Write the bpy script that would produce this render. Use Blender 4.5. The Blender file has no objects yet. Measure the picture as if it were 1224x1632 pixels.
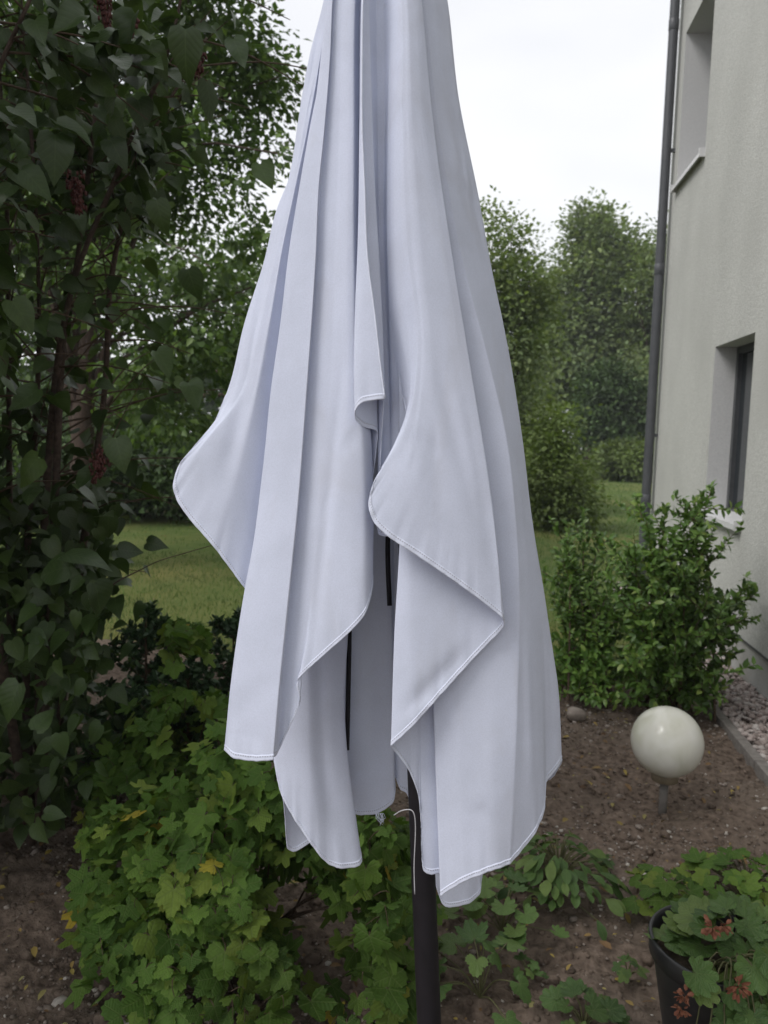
import bpy, bmesh, math, random
import numpy as np
from mathutils import Matrix, Vector
rnd = random.Random(7)
rng = np.random.default_rng(11)
scene = bpy.context.scene
COL = scene.collection

# ------------------------------------------------------------------ camera
F = 1224.0
PITCH, YAW, ROLL = math.radians(6.04), math.radians(7.18), 0.023
CAMLOC = np.array([0.0, 0.0, 1.5])
cd = bpy.data.cameras.new('camera')
cam = bpy.data.objects.new('camera', cd)
COL.objects.link(cam)
RM = Matrix.Rotation(YAW, 3, 'Z') @ Matrix.Rotation(math.pi/2-PITCH, 3, 'X') @ Matrix.Rotation(ROLL, 3, 'Z')
cam.matrix_world = Matrix.Translation(Vector(CAMLOC)) @ RM.to_4x4()
cd.sensor_fit = 'HORIZONTAL'; cd.sensor_width = 36; cd.lens = 36
cd.clip_start = 0.05; cd.clip_end = 600
cd.dof.use_dof = True; cd.dof.focus_distance = 1.25; cd.dof.aperture_fstop = 10
scene.camera = cam
R3 = np.array(RM)

# ------------------------------------------------------------------ sky, sun, exposure
SUN_EL, SUN_AZ = math.radians(50), math.radians(-58)     # overcast glow from above, behind the camera and a little to its left
w = bpy.data.worlds.new('World'); scene.world = w; w.use_nodes = True
nt = w.node_tree; nt.nodes.clear()
out = nt.nodes.new('ShaderNodeOutputWorld'); bg = nt.nodes.new('ShaderNodeBackground')
sky = nt.nodes.new('ShaderNodeTexSky'); sky.sky_type = 'NISHITA'; sky.sun_disc = False
sky.sun_elevation = SUN_EL; sky.sun_rotation = math.radians(238)
tc = nt.nodes.new('ShaderNodeTexCoord')
nz = nt.nodes.new('ShaderNodeTexNoise'); nz.inputs['Scale'].default_value = 2.2; nz.inputs['Detail'].default_value = 3
mp = nt.nodes.new('ShaderNodeMapping'); mp.inputs['Scale'].default_value = (1, 1, 2.2)
rp = nt.nodes.new('ShaderNodeValToRGB')
rp.color_ramp.elements[0].position = 0.30; rp.color_ramp.elements[0].color = (0.80, 0.81, 0.85, 1)
rp.color_ramp.elements[1].position = 0.66; rp.color_ramp.elements[1].color = (1, 1, 1, 1)
mul = nt.nodes.new('ShaderNodeVectorMath'); mul.operation = 'SCALE'; mul.inputs['Scale'].default_value = 8.3
mx = nt.nodes.new('ShaderNodeMixRGB'); mx.inputs['Fac'].default_value = 0.9
L = nt.links.new
L(tc.outputs['Generated'], mp.inputs['Vector']); L(mp.outputs[0], nz.inputs['Vector']); L(nz.outputs['Fac'], rp.inputs['Fac'])
L(rp.outputs['Color'], mul.inputs[0]); L(sky.outputs[0], mx.inputs['Color1']); L(mul.outputs[0], mx.inputs['Color2'])
L(mx.outputs[0], bg.inputs['Color']); bg.inputs['Strength'].default_value = 0.1; L(bg.outputs[0], out.inputs['Surface'])
sl = bpy.data.lights.new('sun', 'SUN'); sl.energy = 1.5; sl.angle = math.radians(24); sl.color = (1.0, 0.97, 0.95)
so = bpy.data.objects.new('sun', sl); COL.objects.link(so)
sd = Vector((math.sin(SUN_AZ)*math.cos(SUN_EL), -math.cos(SUN_AZ)*math.cos(SUN_EL), math.sin(SUN_EL)))
so.rotation_euler = sd.to_track_quat('Z', 'Y').to_euler()
so.location = sd*20
vs = scene.view_settings
vs.view_transform = 'Standard'; vs.look = 'None'; vs.gamma = 1.0; vs.use_curve_mapping = False
vs.exposure = 0.5
scene.cycles.max_bounces = 7; scene.cycles.diffuse_bounces = 4; scene.cycles.glossy_bounces = 3; scene.cycles.transmission_bounces = 4

# ------------------------------------------------------------------ helpers
def ray(px, py): return R3 @ np.array([(px-612)/F, (816-py)/F, -1.0])
def U(px, py, t): return CAMLOC + ray(px, py)*t           # a point seen at (px,py), t metres in front of the lens
def G(px, py, z=0.0):
    d = ray(px, py); return CAMLOC + d*((z-1.5)/d[2])
def tag(o, label, cat, group=None, kind=None):
    if label: o['label'] = label
    if cat: o['category'] = cat
    if group: o['group'] = group
    if kind: o['kind'] = kind
    return o
def empty(name, loc, label, cat, group=None):
    o = bpy.data.objects.new(name, None); COL.objects.link(o); o.location = Vector(loc)
    o.empty_display_size = 0.1
    return tag(o, label, cat, group)
def link(name, me, mat=None, parent=None, smooth=False):
    if mat and not me.materials: me.materials.append(mat)
    o = bpy.data.objects.new(name, me); COL.objects.link(o)
    if parent:
        o.parent = parent; o.matrix_parent_inverse = world_inv(parent)
    if smooth: me.polygons.foreach_set('use_smooth', [True]*len(me.polygons))
    return o
def world_inv(p):
    m = Matrix.Identity(4)
    chain = []
    while p: chain.append(p); p = p.parent
    for q in reversed(chain): m = m @ (q.matrix_parent_inverse if q.parent else Matrix.Identity(4)) @ q.matrix_basis
    return m.inverted()
def mesh_np(name, V, faces_idx, nper, smooth=False, uv=None):
    """V (n,3); faces_idx (m,nper)"""
    me = bpy.data.meshes.new(name); V = np.ascontiguousarray(V, dtype=np.float32)
    m = len(faces_idx)
    me.vertices.add(len(V)); me.vertices.foreach_set('co', V.ravel())
    me.loops.add(m*nper); me.loops.foreach_set('vertex_index', np.ascontiguousarray(faces_idx, dtype=np.int32).ravel())
    me.polygons.add(m); me.polygons.foreach_set('loop_start', np.arange(0, m*nper, nper, dtype=np.int32))
    if smooth: me.polygons.foreach_set('use_smooth', np.ones(m, dtype=bool))
    me.update(calc_edges=True)
    if uv is not None:
        l = me.uv_layers.new(name='UVMap')
        l.data.foreach_set('uv', np.ascontiguousarray(uv[np.asarray(faces_idx).ravel()], dtype=np.float32).ravel())
    return me
def from_bm(name, bm):
    me = bpy.data.meshes.new(name); bm.normal_update(); bm.to_mesh(me); bm.free(); return me
def box(bm, lo, hi, bevel=0.0):
    r = bmesh.ops.create_cube(bm, size=1.0)
    lo = Vector(lo); hi = Vector(hi); c = (lo+hi)/2; s = hi-lo
    for v in r['verts']: v.co = Vector((v.co.x*s.x, v.co.y*s.y, v.co.z*s.z)) + c
    if bevel:
        es = list({e for v in r['verts'] for e in v.link_edges})
        bmesh.ops.bevel(bm, geom=es, offset=bevel, segments=2, affect='EDGES', profile=0.6)
def box_obj(name, lo, hi, mat, parent=None, bevel=0.0):
    bm = bmesh.new(); box(bm, lo, hi, bevel); return link(name, from_bm(name, bm), mat, parent)
def tube_np(pts, rad, n=8):
    pts = np.asarray(pts, float); m = len(pts); rad = np.broadcast_to(np.asarray(rad, float), (m,))
    T = np.gradient(pts, axis=0); T /= np.linalg.norm(T, axis=1)[:, None]+1e-9
    ref = np.array([0.31, 0.95, 0.05]); ref = ref if abs(T[0]@ref) < .9 else np.array([1., 0, 0])
    A = np.cross(T, ref); A /= np.linalg.norm(A, axis=1)[:, None]+1e-9; B = np.cross(T, A)
    a = np.linspace(0, 2*np.pi, n, endpoint=False)
    V = pts[:, None]+rad[:, None, None]*(np.cos(a)[None, :, None]*A[:, None]+np.sin(a)[None, :, None]*B[:, None])
    V = V.reshape(-1, 3); i = np.arange(m-1)[:, None]*n; j = np.arange(n)[None]; k = (j+1) % n
    Fq = np.stack([i+j, i+k, i+n+k, i+n+j], -1).reshape(-1, 4)
    return V, Fq
class Tubes:
    def __init__(s): s.V = []; s.F = []; s.n = 0
    def add(s, pts, rad, n=6):
        V, Fq = tube_np(pts, rad, n); s.V.append(V); s.F.append(Fq+s.n); s.n += len(V)
    def mesh(s, name): return mesh_np(name, np.concatenate(s.V), np.concatenate(s.F), 4, True)
def tube_obj(name, pts, rad, mat, parent=None, n=12):
    V, Fq = tube_np(pts, rad, n); me = mesh_np(name, V, Fq, 4, True)
    bm = bmesh.new(); bm.from_mesh(me); bmesh.ops.holes_fill(bm, edges=bm.edges, sides=n+2); bm.to_mesh(me); bm.free()
    return link(name, me, mat, parent)
def spline(pts, n):
    pts = np.asarray(pts, float)
    if len(pts) == 2: return pts[0]+(pts[1]-pts[0])*np.linspace(0, 1, n)[:, None]
    P = np.vstack([2*pts[0]-pts[1], pts, 2*pts[-1]-pts[-2]]); m = len(pts)-1
    u = np.linspace(0, m-1e-9, n); i = u.astype(int); f = (u-i)[:, None]
    a, b, c, d = P[i], P[i+1], P[i+2], P[i+3]
    return .5*(2*b+(c-a)*f+(2*a-5*b+4*c-d)*f*f+(3*b-a-3*c+d)*f**3)
def unit(a): return a/(np.linalg.norm(a, axis=-1, keepdims=True)+1e-9)

# ------------------------------------------------------------------ materials
def new_mat(name):
    m = bpy.data.materials.new(name); m.use_nodes = True; t = m.node_tree
    b = t.nodes['Principled BSDF']; return m, t, b, t.links.new
def N(t, typ, **kw):
    n = t.nodes.new(typ)
    for k, v in kw.items():
        if k in n.inputs: n.inputs[k].default_value = v
        else: setattr(n, k, v)
    return n
def ramp(t, stops):
    r = t.nodes.new('ShaderNodeValToRGB'); e = r.color_ramp.elements
    while len(e) < len(stops): e.new(0.5)
    for q, (p, c) in zip(e, stops): q.position = p; q.color = (*c, 1)
    return r
def leaf_mat(name, stops, rough=0.45, trans=0.3, veins=False, spec=0.4):
    m, t, b, l = new_mat(name)
    oi = N(t, 'ShaderNodeObjectInfo'); ge = N(t, 'ShaderNodeNewGeometry')
    ad = N(t, 'ShaderNodeMath', operation='ADD'); fr = N(t, 'ShaderNodeMath', operation='FRACT')
    l(oi.outputs['Random'], ad.inputs[0]); l(ge.outputs['Random Per Island'], ad.inputs[1]); l(ad.outputs[0], fr.inputs[0])
    r = ramp(t, stops); l(fr.outputs[0], r.inputs['Fac'])
    tcn = N(t, 'ShaderNodeTexCoord'); nn = N(t, 'ShaderNodeTexNoise', Scale=60.0, Detail=2.0)
    l(ge.outputs['Position'], nn.inputs['Vector'])
    mr = N(t, 'ShaderNodeMapRange'); mr.inputs['To Min'].default_value = 0.75; mr.inputs['To Max'].default_value = 1.25
    l(nn.outputs['Fac'], mr.inputs['Value'])
    sc = N(t, 'ShaderNodeVectorMath', operation='SCALE'); l(r.outputs[0], sc.inputs[0]); l(mr.outputs[0], sc.inputs['Scale'])
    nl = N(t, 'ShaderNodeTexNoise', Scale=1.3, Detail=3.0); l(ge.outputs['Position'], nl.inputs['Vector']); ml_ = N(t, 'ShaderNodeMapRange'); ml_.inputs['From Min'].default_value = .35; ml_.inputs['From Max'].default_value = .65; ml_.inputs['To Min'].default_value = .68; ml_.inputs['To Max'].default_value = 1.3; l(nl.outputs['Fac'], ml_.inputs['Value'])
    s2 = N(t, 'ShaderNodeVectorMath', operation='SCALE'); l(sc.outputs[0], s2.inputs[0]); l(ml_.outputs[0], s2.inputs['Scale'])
    col = s2.outputs[0]
    if isinstance(veins, int) and veins > 1:
        uv = N(t, 'ShaderNodeUVMap'); sx = N(t, 'ShaderNodeSeparateXYZ'); l(uv.outputs[0], sx.inputs[0]); ln = N(t, 'ShaderNodeVectorMath', operation='LENGTH'); l(uv.outputs[0], ln.inputs[0])
        at = N(t, 'ShaderNodeMath', operation='ARCTAN2'); l(sx.outputs[1], at.inputs[0]); l(sx.outputs[0], at.inputs[1])
        ph = N(t, 'ShaderNodeMath', operation='MULTIPLY_ADD'); ph.inputs[1].default_value = veins/math.radians(304); ph.inputs[2].default_value = veins*.5; l(at.outputs[0], ph.inputs[0])
        f1 = N(t, 'ShaderNodeMath', operation='FRACT'); l(ph.outputs[0], f1.inputs[0]); s1 = N(t, 'ShaderNodeMath', operation='SUBTRACT'); s1.inputs[1].default_value = .5; l(f1.outputs[0], s1.inputs[0])
        a1 = N(t, 'ShaderNodeMath', operation='ABSOLUTE'); l(s1.outputs[0], a1.inputs[0]); m1 = N(t, 'ShaderNodeMath', operation='MULTIPLY'); l(a1.outputs[0], m1.inputs[0]); l(ln.outputs['Value'], m1.inputs[1])
        mid = N(t, 'ShaderNodeMapRange'); mid.inputs['From Min'].default_value = 0.022; mid.inputs['From Max'].default_value = 0.006; l(m1.outputs[0], mid.inputs['Value'])
        # side veins run forward from each main vein
        k2 = N(t, 'ShaderNodeMath', operation='MULTIPLY_ADD'); k2.inputs[1].default_value = -.8; l(m1.outputs[0], k2.inputs[0]); l(ln.outputs['Value'], k2.inputs[2])
        k3 = N(t, 'ShaderNodeMath', operation='MULTIPLY'); k3.inputs[1].default_value = 70.0; l(k2.outputs[0], k3.inputs[0]); sn = N(t, 'ShaderNodeMath', operation='SINE'); l(k3.outputs[0], sn.inputs[0])
        mc = N(t, 'ShaderNodeMixRGB'); mc.inputs['Color2'].default_value = (0.15, 0.20, 0.07, 1); ml = N(t, 'ShaderNodeMath', operation='MULTIPLY'); ml.inputs[1].default_value = 0.4; l(mid.outputs[0], ml.inputs[0]); l(ml.outputs[0], mc.inputs['Fac']); l(col, mc.inputs['Color1']); col = mc.outputs[0]
        hh = N(t, 'ShaderNodeMath', operation='MULTIPLY_ADD'); hh.inputs[1].default_value = .35; l(sn.outputs[0], hh.inputs[0]); l(mid.outputs[0], hh.inputs[2])
        bp = N(t, 'ShaderNodeBump', Strength=0.5, Distance=-0.002); l(hh.outputs[0], bp.inputs['Height']); l(bp.outputs[0], b.inputs['Normal'])
    elif veins:
        uv = N(t, 'ShaderNodeUVMap'); sx = N(t, 'ShaderNodeSeparateXYZ'); l(uv.outputs[0], sx.inputs[0])
        ab = N(t, 'ShaderNodeMath', operation='ABSOLUTE'); l(sx.outputs[1], ab.inputs[0])
        k = N(t, 'ShaderNodeMath', operation='MULTIPLY_ADD'); k.inputs[1].default_value = -0.9; l(ab.outputs[0], k.inputs[0]); l(sx.outputs[0], k.inputs[2])
        s1 = N(t, 'ShaderNodeMath', operation='MULTIPLY'); s1.inputs[1].default_value = 42.0; l(k.outputs[0], s1.inputs[0])
        sn = N(t, 'ShaderNodeMath', operation='SINE'); l(s1.outputs[0], sn.inputs[0])
        pw = N(t, 'ShaderNodeMapRange'); pw.inputs['From Min'].default_value = 0.9; pw.inputs['From Max'].default_value = 1.0; l(sn.outputs[0], pw.inputs['Value'])
        mid = N(t, 'ShaderNodeMapRange'); mid.inputs['From Min'].default_value = 0.02; mid.inputs['From Max'].default_value = 0.008; l(ab.outputs[0], mid.inputs['Value'])
        mxm = N(t, 'ShaderNodeMath', operation='MAXIMUM'); l(pw.outputs[0], mxm.inputs[0]); l(mid.outputs[0], mxm.inputs[1])
        ml = N(t, 'ShaderNodeMath', operation='MULTIPLY'); ml.inputs[1].default_value = 0.14; l(mxm.outputs[0], ml.inputs[0])
        mc = N(t, 'ShaderNodeMixRGB'); mc.inputs['Color2'].default_value = (0.16, 0.22, 0.10, 1); l(ml.outputs[0], mc.inputs['Fac']); l(col, mc.inputs['Color1']); col = mc.outputs[0]
        bp = N(t, 'ShaderNodeBump', Strength=0.10, Distance=0.0012); l(sn.outputs[0], bp.inputs['Height']); l(bp.outputs[0], b.inputs['Normal'])
    l(col, b.inputs['Base Color']); b.inputs['Roughness'].default_value = rough; b.inputs['Specular IOR Level'].default_value = spec
    if trans:
        tr = N(t, 'ShaderNodeBsdfTranslucent'); mx_ = N(t, 'ShaderNodeMixShader', Fac=trans)
        g2 = N(t, 'ShaderNodeMixRGB', blend_type='MULTIPLY'); g2.inputs['Fac'].default_value = 1; g2.inputs['Color2'].default_value = (1.1, 1.2, 0.5, 1)
        l(col, g2.inputs['Color1']); l(g2.outputs[0], tr.inputs['Color'])
        o = t.nodes['Material Output']; l(b.outputs[0], mx_.inputs[1]); l(tr.outputs[0], mx_.inputs[2]); l(mx_.outputs[0], o.inputs['Surface'])
    return m
def noise_mat(name, c1, c2, scale, rough=0.8, bump=0.3, dist=0.01, detail=6.0, scale2=None, c3=None, spec=0.3):
    m, t, b, l = new_mat(name)
    tcn = N(t, 'ShaderNodeNewGeometry'); n1 = N(t, 'ShaderNodeTexNoise', Scale=scale, Detail=detail)
    l(tcn.outputs['Position'], n1.inputs['Vector'])
    r = ramp(t, [(0.3, c1), (0.7, c2)]); l(n1.outputs['Fac'], r.inputs['Fac']); col = r.outputs[0]
    if c3:
        n2 = N(t, 'ShaderNodeTexNoise', Scale=scale2, Detail=4.0); l(tcn.outputs['Position'], n2.inputs['Vector'])
        q = ramp(t, [(0.45, (0, 0, 0)), (0.7, (1, 1, 1))]); l(n2.outputs['Fac'], q.inputs['Fac'])
        mc = N(t, 'ShaderNodeMixRGB'); mc.inputs['Color2'].default_value = (*c3, 1); l(q.outputs[0], mc.inputs['Fac']); l(col, mc.inputs['Color1']); col = mc.outputs[0]
    l(col, b.inputs['Base Color']); b.inputs['Roughness'].default_value = rough; b.inputs['Specular IOR Level'].default_value = spec
    if bump:
        bp = N(t, 'ShaderNodeBump', Strength=bump, Distance=dist); l(n1.outputs['Fac'], bp.inputs['Height']); l(bp.outputs[0], b.inputs['Normal'])
    return m
def stone_mat(name, stops):
    m, t, b, l = new_mat(name); ge = N(t, 'ShaderNodeNewGeometry'); r = ramp(t, stops)
    l(ge.outputs['Random Per Island'], r.inputs['Fac']); n1 = N(t, 'ShaderNodeTexNoise', Scale=150.0, Detail=3.0); l(ge.outputs['Position'], n1.inputs['Vector'])
    mr = N(t, 'ShaderNodeMapRange'); mr.inputs['To Min'].default_value = 0.6; mr.inputs['To Max'].default_value = 1.3; l(n1.outputs['Fac'], mr.inputs['Value'])
    sc = N(t, 'ShaderNodeVectorMath', operation='SCALE'); l(r.outputs[0], sc.inputs[0]); l(mr.outputs[0], sc.inputs['Scale']); l(sc.outputs[0], b.inputs['Base Color'])
    b.inputs['Roughness'].default_value = 0.75; return m

# fabric: white polyester canopy, woven, slightly see-through, hem stitches from the UV (u = metres along, v = metres above the hem)
def fabric_mat():
    m, t, b, l = new_mat('white_canopy_fabric')
    b.inputs['Base Color'].default_value = (0.78, 0.785, 0.86, 1); b.inputs['Roughness'].default_value = 0.85
    b.inputs['Specular IOR Level'].default_value = 0.04
    uv = N(t, 'ShaderNodeUVMap'); sx = N(t, 'ShaderNodeSeparateXYZ'); l(uv.outputs[0], sx.inputs[0])
    ge = N(t, 'ShaderNodeNewGeometry')
    n1 = N(t, 'ShaderNodeTexNoise', Scale=900.0, Detail=1.0); l(ge.outputs['Position'], n1.inputs['Vector'])
    n2 = N(t, 'ShaderNodeTexNoise', Scale=9.0, Detail=3.0, Distortion=0.8); l(ge.outputs['Position'], n2.inputs['Vector'])
    b1 = N(t, 'ShaderNodeBump', Strength=0.12, Distance=0.0006); l(n1.outputs['Fac'], b1.inputs['Height'])
    b2 = N(t, 'ShaderNodeBump', Strength=0.16, Distance=0.010); l(n2.outputs['Fac'], b2.inputs['Height']); l(b1.outputs[0], b2.inputs['Normal'])
    l(b2.outputs[0], b.inputs['Normal'])
    # grime: faint warm smudges
    n3 = N(t, 'ShaderNodeTexNoise', Scale=14.0, Detail=6.0); l(ge.outputs['Position'], n3.inputs['Vector'])
    r = ramp(t, [(0.30, (0.63, 0.668, 0.79)), (0.62, (0.675, 0.715, 0.85))]); l(n3.outputs['Fac'], r.inputs['Fac'])
    n4 = N(t, 'ShaderNodeTexNoise', Scale=420.0, Detail=2.0); l(ge.outputs['Position'], n4.inputs['Vector'])
    g4 = N(t, 'ShaderNodeMapRange'); g4.inputs['From Min'].default_value = 0.3; g4.inputs['From Max'].default_value = 0.7; g4.inputs['To Min'].default_value = 0.96; g4.inputs['To Max'].default_value = 1.04; l(n4.outputs['Fac'], g4.inputs['Value'])
    sc = N(t, 'ShaderNodeVectorMath', operation='SCALE'); l(r.outputs[0], sc.inputs[0]); l(g4.outputs[0], sc.inputs['Scale'])
    mpn = N(t, 'ShaderNodeMapping'); mpn.inputs['Scale'].default_value = (1, 1, .3); l(ge.outputs['Position'], mpn.inputs['Vector'])
    n5 = N(t, 'ShaderNodeTexNoise', Scale=11.0, Detail=7.0, Distortion=1.0); l(mpn.outputs[0], n5.inputs['Vector'])
    q5 = ramp(t, [(0.56, (0, 0, 0)), (0.72, (.22, .22, .22))]); l(n5.outputs['Fac'], q5.inputs['Fac'])
    m5 = N(t, 'ShaderNodeMixRGB'); m5.inputs['Color2'].default_value = (0.50, 0.50, 0.53, 1); l(q5.outputs[0], m5.inputs['Fac']); l(sc.outputs[0], m5.inputs['Color1']); l(m5.outputs[0], b.inputs['Base Color'])
    tr = N(t, 'ShaderNodeBsdfTranslucent'); tr.inputs['Color'].default_value = (0.50, 0.51, 0.58, 1); l(b2.outputs[0], tr.inputs['Normal'])
    mx_ = N(t, 'ShaderNodeMixShader', Fac=0.16); o = t.nodes['Material Output']
    l(b.outputs[0], mx_.inputs[1]); l(tr.outputs[0], mx_.inputs[2]); l(mx_.outputs[0], o.inputs['Surface'])
    return m
def hem_mat():
    m, t, b, l = new_mat('white_hem_fabric')
    b.inputs['Roughness'].default_value = 0.8; b.inputs['Specular IOR Level'].default_value = 0.15
    uv = N(t, 'ShaderNodeUVMap'); sx = N(t, 'ShaderNodeSeparateXYZ'); l(uv.outputs[0], sx.inputs[0])
    s = N(t, 'ShaderNodeMath', operation='MULTIPLY'); s.inputs[1].default_value = 1500.0; l(sx.outputs[0], s.inputs[0])
    sn = N(t, 'ShaderNodeMath', operation='SINE'); l(s.outputs[0], sn.inputs[0])
    v0 = N(t, 'ShaderNodeMath', operation='SUBTRACT'); v0.inputs[1].default_value = 0.0068; l(sx.outputs[1], v0.inputs[0])
    va = N(t, 'ShaderNodeMath', operation='ABSOLUTE'); l(v0.outputs[0], va.inputs[0])
    ln = N(t, 'ShaderNodeMapRange'); ln.inputs['From Min'].default_value = 0.0011; ln.inputs['From Max'].default_value = 0.0004; l(va.outputs[0], ln.inputs['Value'])
    gt = N(t, 'ShaderNodeMath', operation='GREATER_THAN'); gt.inputs[1].default_value = -0.3; l(sn.outputs[0], gt.inputs[0])
    ml = N(t, 'ShaderNodeMath', operation='MULTIPLY'); l(ln.outputs[0], ml.inputs[0]); l(gt.outputs[0], ml.inputs[1])
    mc = N(t, 'ShaderNodeMixRGB'); mc.inputs['Color1'].default_value = (0.63, 0.665, 0.78, 1); mc.inputs['Color2'].default_value = (0.36, 0.37, 0.44, 1)
    l(ml.outputs[0], mc.inputs['Fac']); l(mc.outputs[0], b.inputs['Base Color'])
    ge = N(t, 'ShaderNodeNewGeometry'); n2 = N(t, 'ShaderNodeTexNoise', Scale=160.0, Detail=2.0); l(ge.outputs['Position'], n2.inputs['Vector'])
    b2 = N(t, 'ShaderNodeBump', Strength=0.5, Distance=0.002); l(n2.outputs['Fac'], b2.inputs['Height']); l(b2.outputs[0], b.inputs['Normal'])
    return m
M = {}
M['fabric'] = fabric_mat(); M['hem'] = hem_mat()
M['dark_metal'] = noise_mat('dark_pole_paint', (0.009, 0.008, 0.010), (0.014, 0.012, 0.015), 40, rough=0.55, bump=0.03, spec=0.25)
M['cord'] = noise_mat('grey_cord', (0.4, 0.4, 0.42), (0.55, 0.55, 0.56), 300, bump=0.2, dist=0.001)
M['soil'] = noise_mat('soil', (0.080, 0.060, 0.047), (0.215, 0.165, 0.13), 34, rough=0.95, bump=0.9, dist=0.02, detail=10, scale2=2.2, c3=(0.16, 0.128, 0.102), spec=0.1)
M['lawn'] = noise_mat('lawn', (0.065, 0.10, 0.026), (0.105, 0.135, 0.042), 5, rough=0.9, bump=0.5, dist=0.03, detail=8, scale2=0.5, c3=(0.15, 0.145, 0.05), spec=0.1)
M['stucco'] = noise_mat('stucco', (0.40, 0.402, 0.378), (0.58, 0.582, 0.552), 110, rough=0.95, bump=0.7, dist=0.006, detail=4, scale2=1.1, c3=(0.45, 0.452, 0.425), spec=0.1)
t = M['stucco'].node_tree; l = t.links.new; b = t.nodes['Principled BSDF']; old = b.inputs['Base Color'].links[0].from_socket
ge = N(t, 'ShaderNodeNewGeometry'); mpn = N(t, 'ShaderNodeMapping'); mpn.inputs['Scale'].default_value = (1, 1.6, .5); l(ge.outputs['Position'], mpn.inputs['Vector'])
n5 = N(t, 'ShaderNodeTexNoise', Scale=1.6, Detail=8.0); l(mpn.outputs[0], n5.inputs['Vector']); g5 = N(t, 'ShaderNodeMapRange'); g5.inputs['From Min'].default_value = .3; g5.inputs['From Max'].default_value = .7; g5.inputs['To Min'].default_value = .95; g5.inputs['To Max'].default_value = 1.06; l(n5.outputs['Fac'], g5.inputs['Value'])
sc = N(t, 'ShaderNodeVectorMath', operation='SCALE'); l(old, sc.inputs[0]); l(g5.outputs[0], sc.inputs['Scale']); l(sc.outputs[0], b.inputs['Base Color'])
M['reveal'] = noise_mat('white_reveal', (0.50, 0.50, 0.50), (0.60, 0.60, 0.59), 120, rough=0.9, bump=0.25, dist=0.002)
M['plinth'] = noise_mat('plinth_render', (0.40, 0.40, 0.38), (0.50, 0.50, 0.48), 80, rough=0.9, bump=0.4, dist=0.004, scale2=3, c3=(0.33, 0.32, 0.29))
M['zinc'] = noise_mat('zinc_grey', (0.058, 0.061, 0.068), (0.078, 0.082, 0.09), 9, rough=0.5, bump=0.03, spec=0.5)
M['sill'] = noise_mat('white_sill', (0.55, 0.55, 0.55), (0.65, 0.65, 0.65), 20, rough=0.35, bump=0.0)
M['frame'] = noise_mat('grey_window_frame', (0.055, 0.058, 0.062), (0.075, 0.078, 0.082), 30, rough=0.4, bump=0.0)
m, t, b, l = new_mat('window_glass'); b.inputs['Base Color'].default_value = (0.03, 0.035, 0.04, 1); b.inputs['Roughness'].default_value = 0.05; b.inputs['Specular IOR Level'].default_value = 0.8; M['glass'] = m
M['roof'] = noise_mat('dark_roof', (0.07, 0.06, 0.055), (0.10, 0.085, 0.075), 8, rough=0.8)
M['concrete'] = noise_mat('edging_concrete', (0.17, 0.155, 0.14), (0.26, 0.24, 0.22), 35, rough=0.95, bump=0.5, dist=0.004)
M['gravel'] = stone_mat('gravel_stones', [(0.0, (0.20, 0.16, 0.14)), (0.3, (0.33, 0.27, 0.245)), (0.6, (0.44, 0.37, 0.34)), (0.85, (0.52, 0.48, 0.45)), (1.0, (0.24, 0.18, 0.16))])
M['pebble'] = stone_mat('soil_pebbles', [(0.0, (0.12, 0.095, 0.075)), (0.45, (0.20, 0.16, 0.13)), (0.8, (0.36, 0.31, 0.27)), (1.0, (0.50, 0.47, 0.42))])
M['bark'] = noise_mat('lilac_bark', (0.045, 0.032, 0.025), (0.10, 0.07, 0.055), 60, rough=0.9, bump=0.6, dist=0.004)
M['twig'] = noise_mat('twig_bark', (0.06, 0.04, 0.028), (0.11, 0.075, 0.05), 80, rough=0.85, bump=0.3, dist=0.002)
M['stem_green'] = noise_mat('green_stem', (0.08, 0.09, 0.035), (0.13, 0.12, 0.06), 80, rough=0.6, bump=0.0)
M['pot'] = noise_mat('black_plastic_pot', (0.018, 0.018, 0.02), (0.035, 0.035, 0.036), 30, rough=0.45, bump=0.05, spec=0.5)
M['flower'] = noise_mat('faded_orange_flower', (0.15, 0.05, 0.03), (0.28, 0.12, 0.07), 120, rough=0.7, bump=0.0)
M['seed'] = noise_mat('lilac_seed_cluster', (0.05, 0.018, 0.016), (0.11, 0.035, 0.03), 90, rough=0.7, bump=0.0)
g_ = [(0.0, (0.030, 0.055, 0.016)), (0.45, (0.050, 0.085, 0.024)), (0.85, (0.075, 0.115, 0.034)), (1.0, (0.095, 0.13, 0.04))]
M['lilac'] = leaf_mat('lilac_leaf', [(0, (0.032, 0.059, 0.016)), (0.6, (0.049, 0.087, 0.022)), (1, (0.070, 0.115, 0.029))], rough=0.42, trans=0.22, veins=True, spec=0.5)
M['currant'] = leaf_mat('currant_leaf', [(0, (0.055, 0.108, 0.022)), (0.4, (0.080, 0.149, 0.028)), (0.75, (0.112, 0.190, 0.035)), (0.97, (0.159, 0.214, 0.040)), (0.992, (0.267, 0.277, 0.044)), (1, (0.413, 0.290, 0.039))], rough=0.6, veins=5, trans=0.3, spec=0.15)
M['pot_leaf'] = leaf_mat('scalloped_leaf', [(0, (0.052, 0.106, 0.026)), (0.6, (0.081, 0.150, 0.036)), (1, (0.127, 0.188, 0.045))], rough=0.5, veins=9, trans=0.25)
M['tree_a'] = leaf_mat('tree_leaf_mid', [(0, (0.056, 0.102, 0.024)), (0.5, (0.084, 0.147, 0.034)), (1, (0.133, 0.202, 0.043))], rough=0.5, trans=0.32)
M['tree_b'] = leaf_mat('tree_leaf_dark', [(0, (0.039, 0.070, 0.022)), (0.5, (0.055, 0.098, 0.029)), (1, (0.078, 0.129, 0.037))], rough=0.55, trans=0.25)
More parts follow.
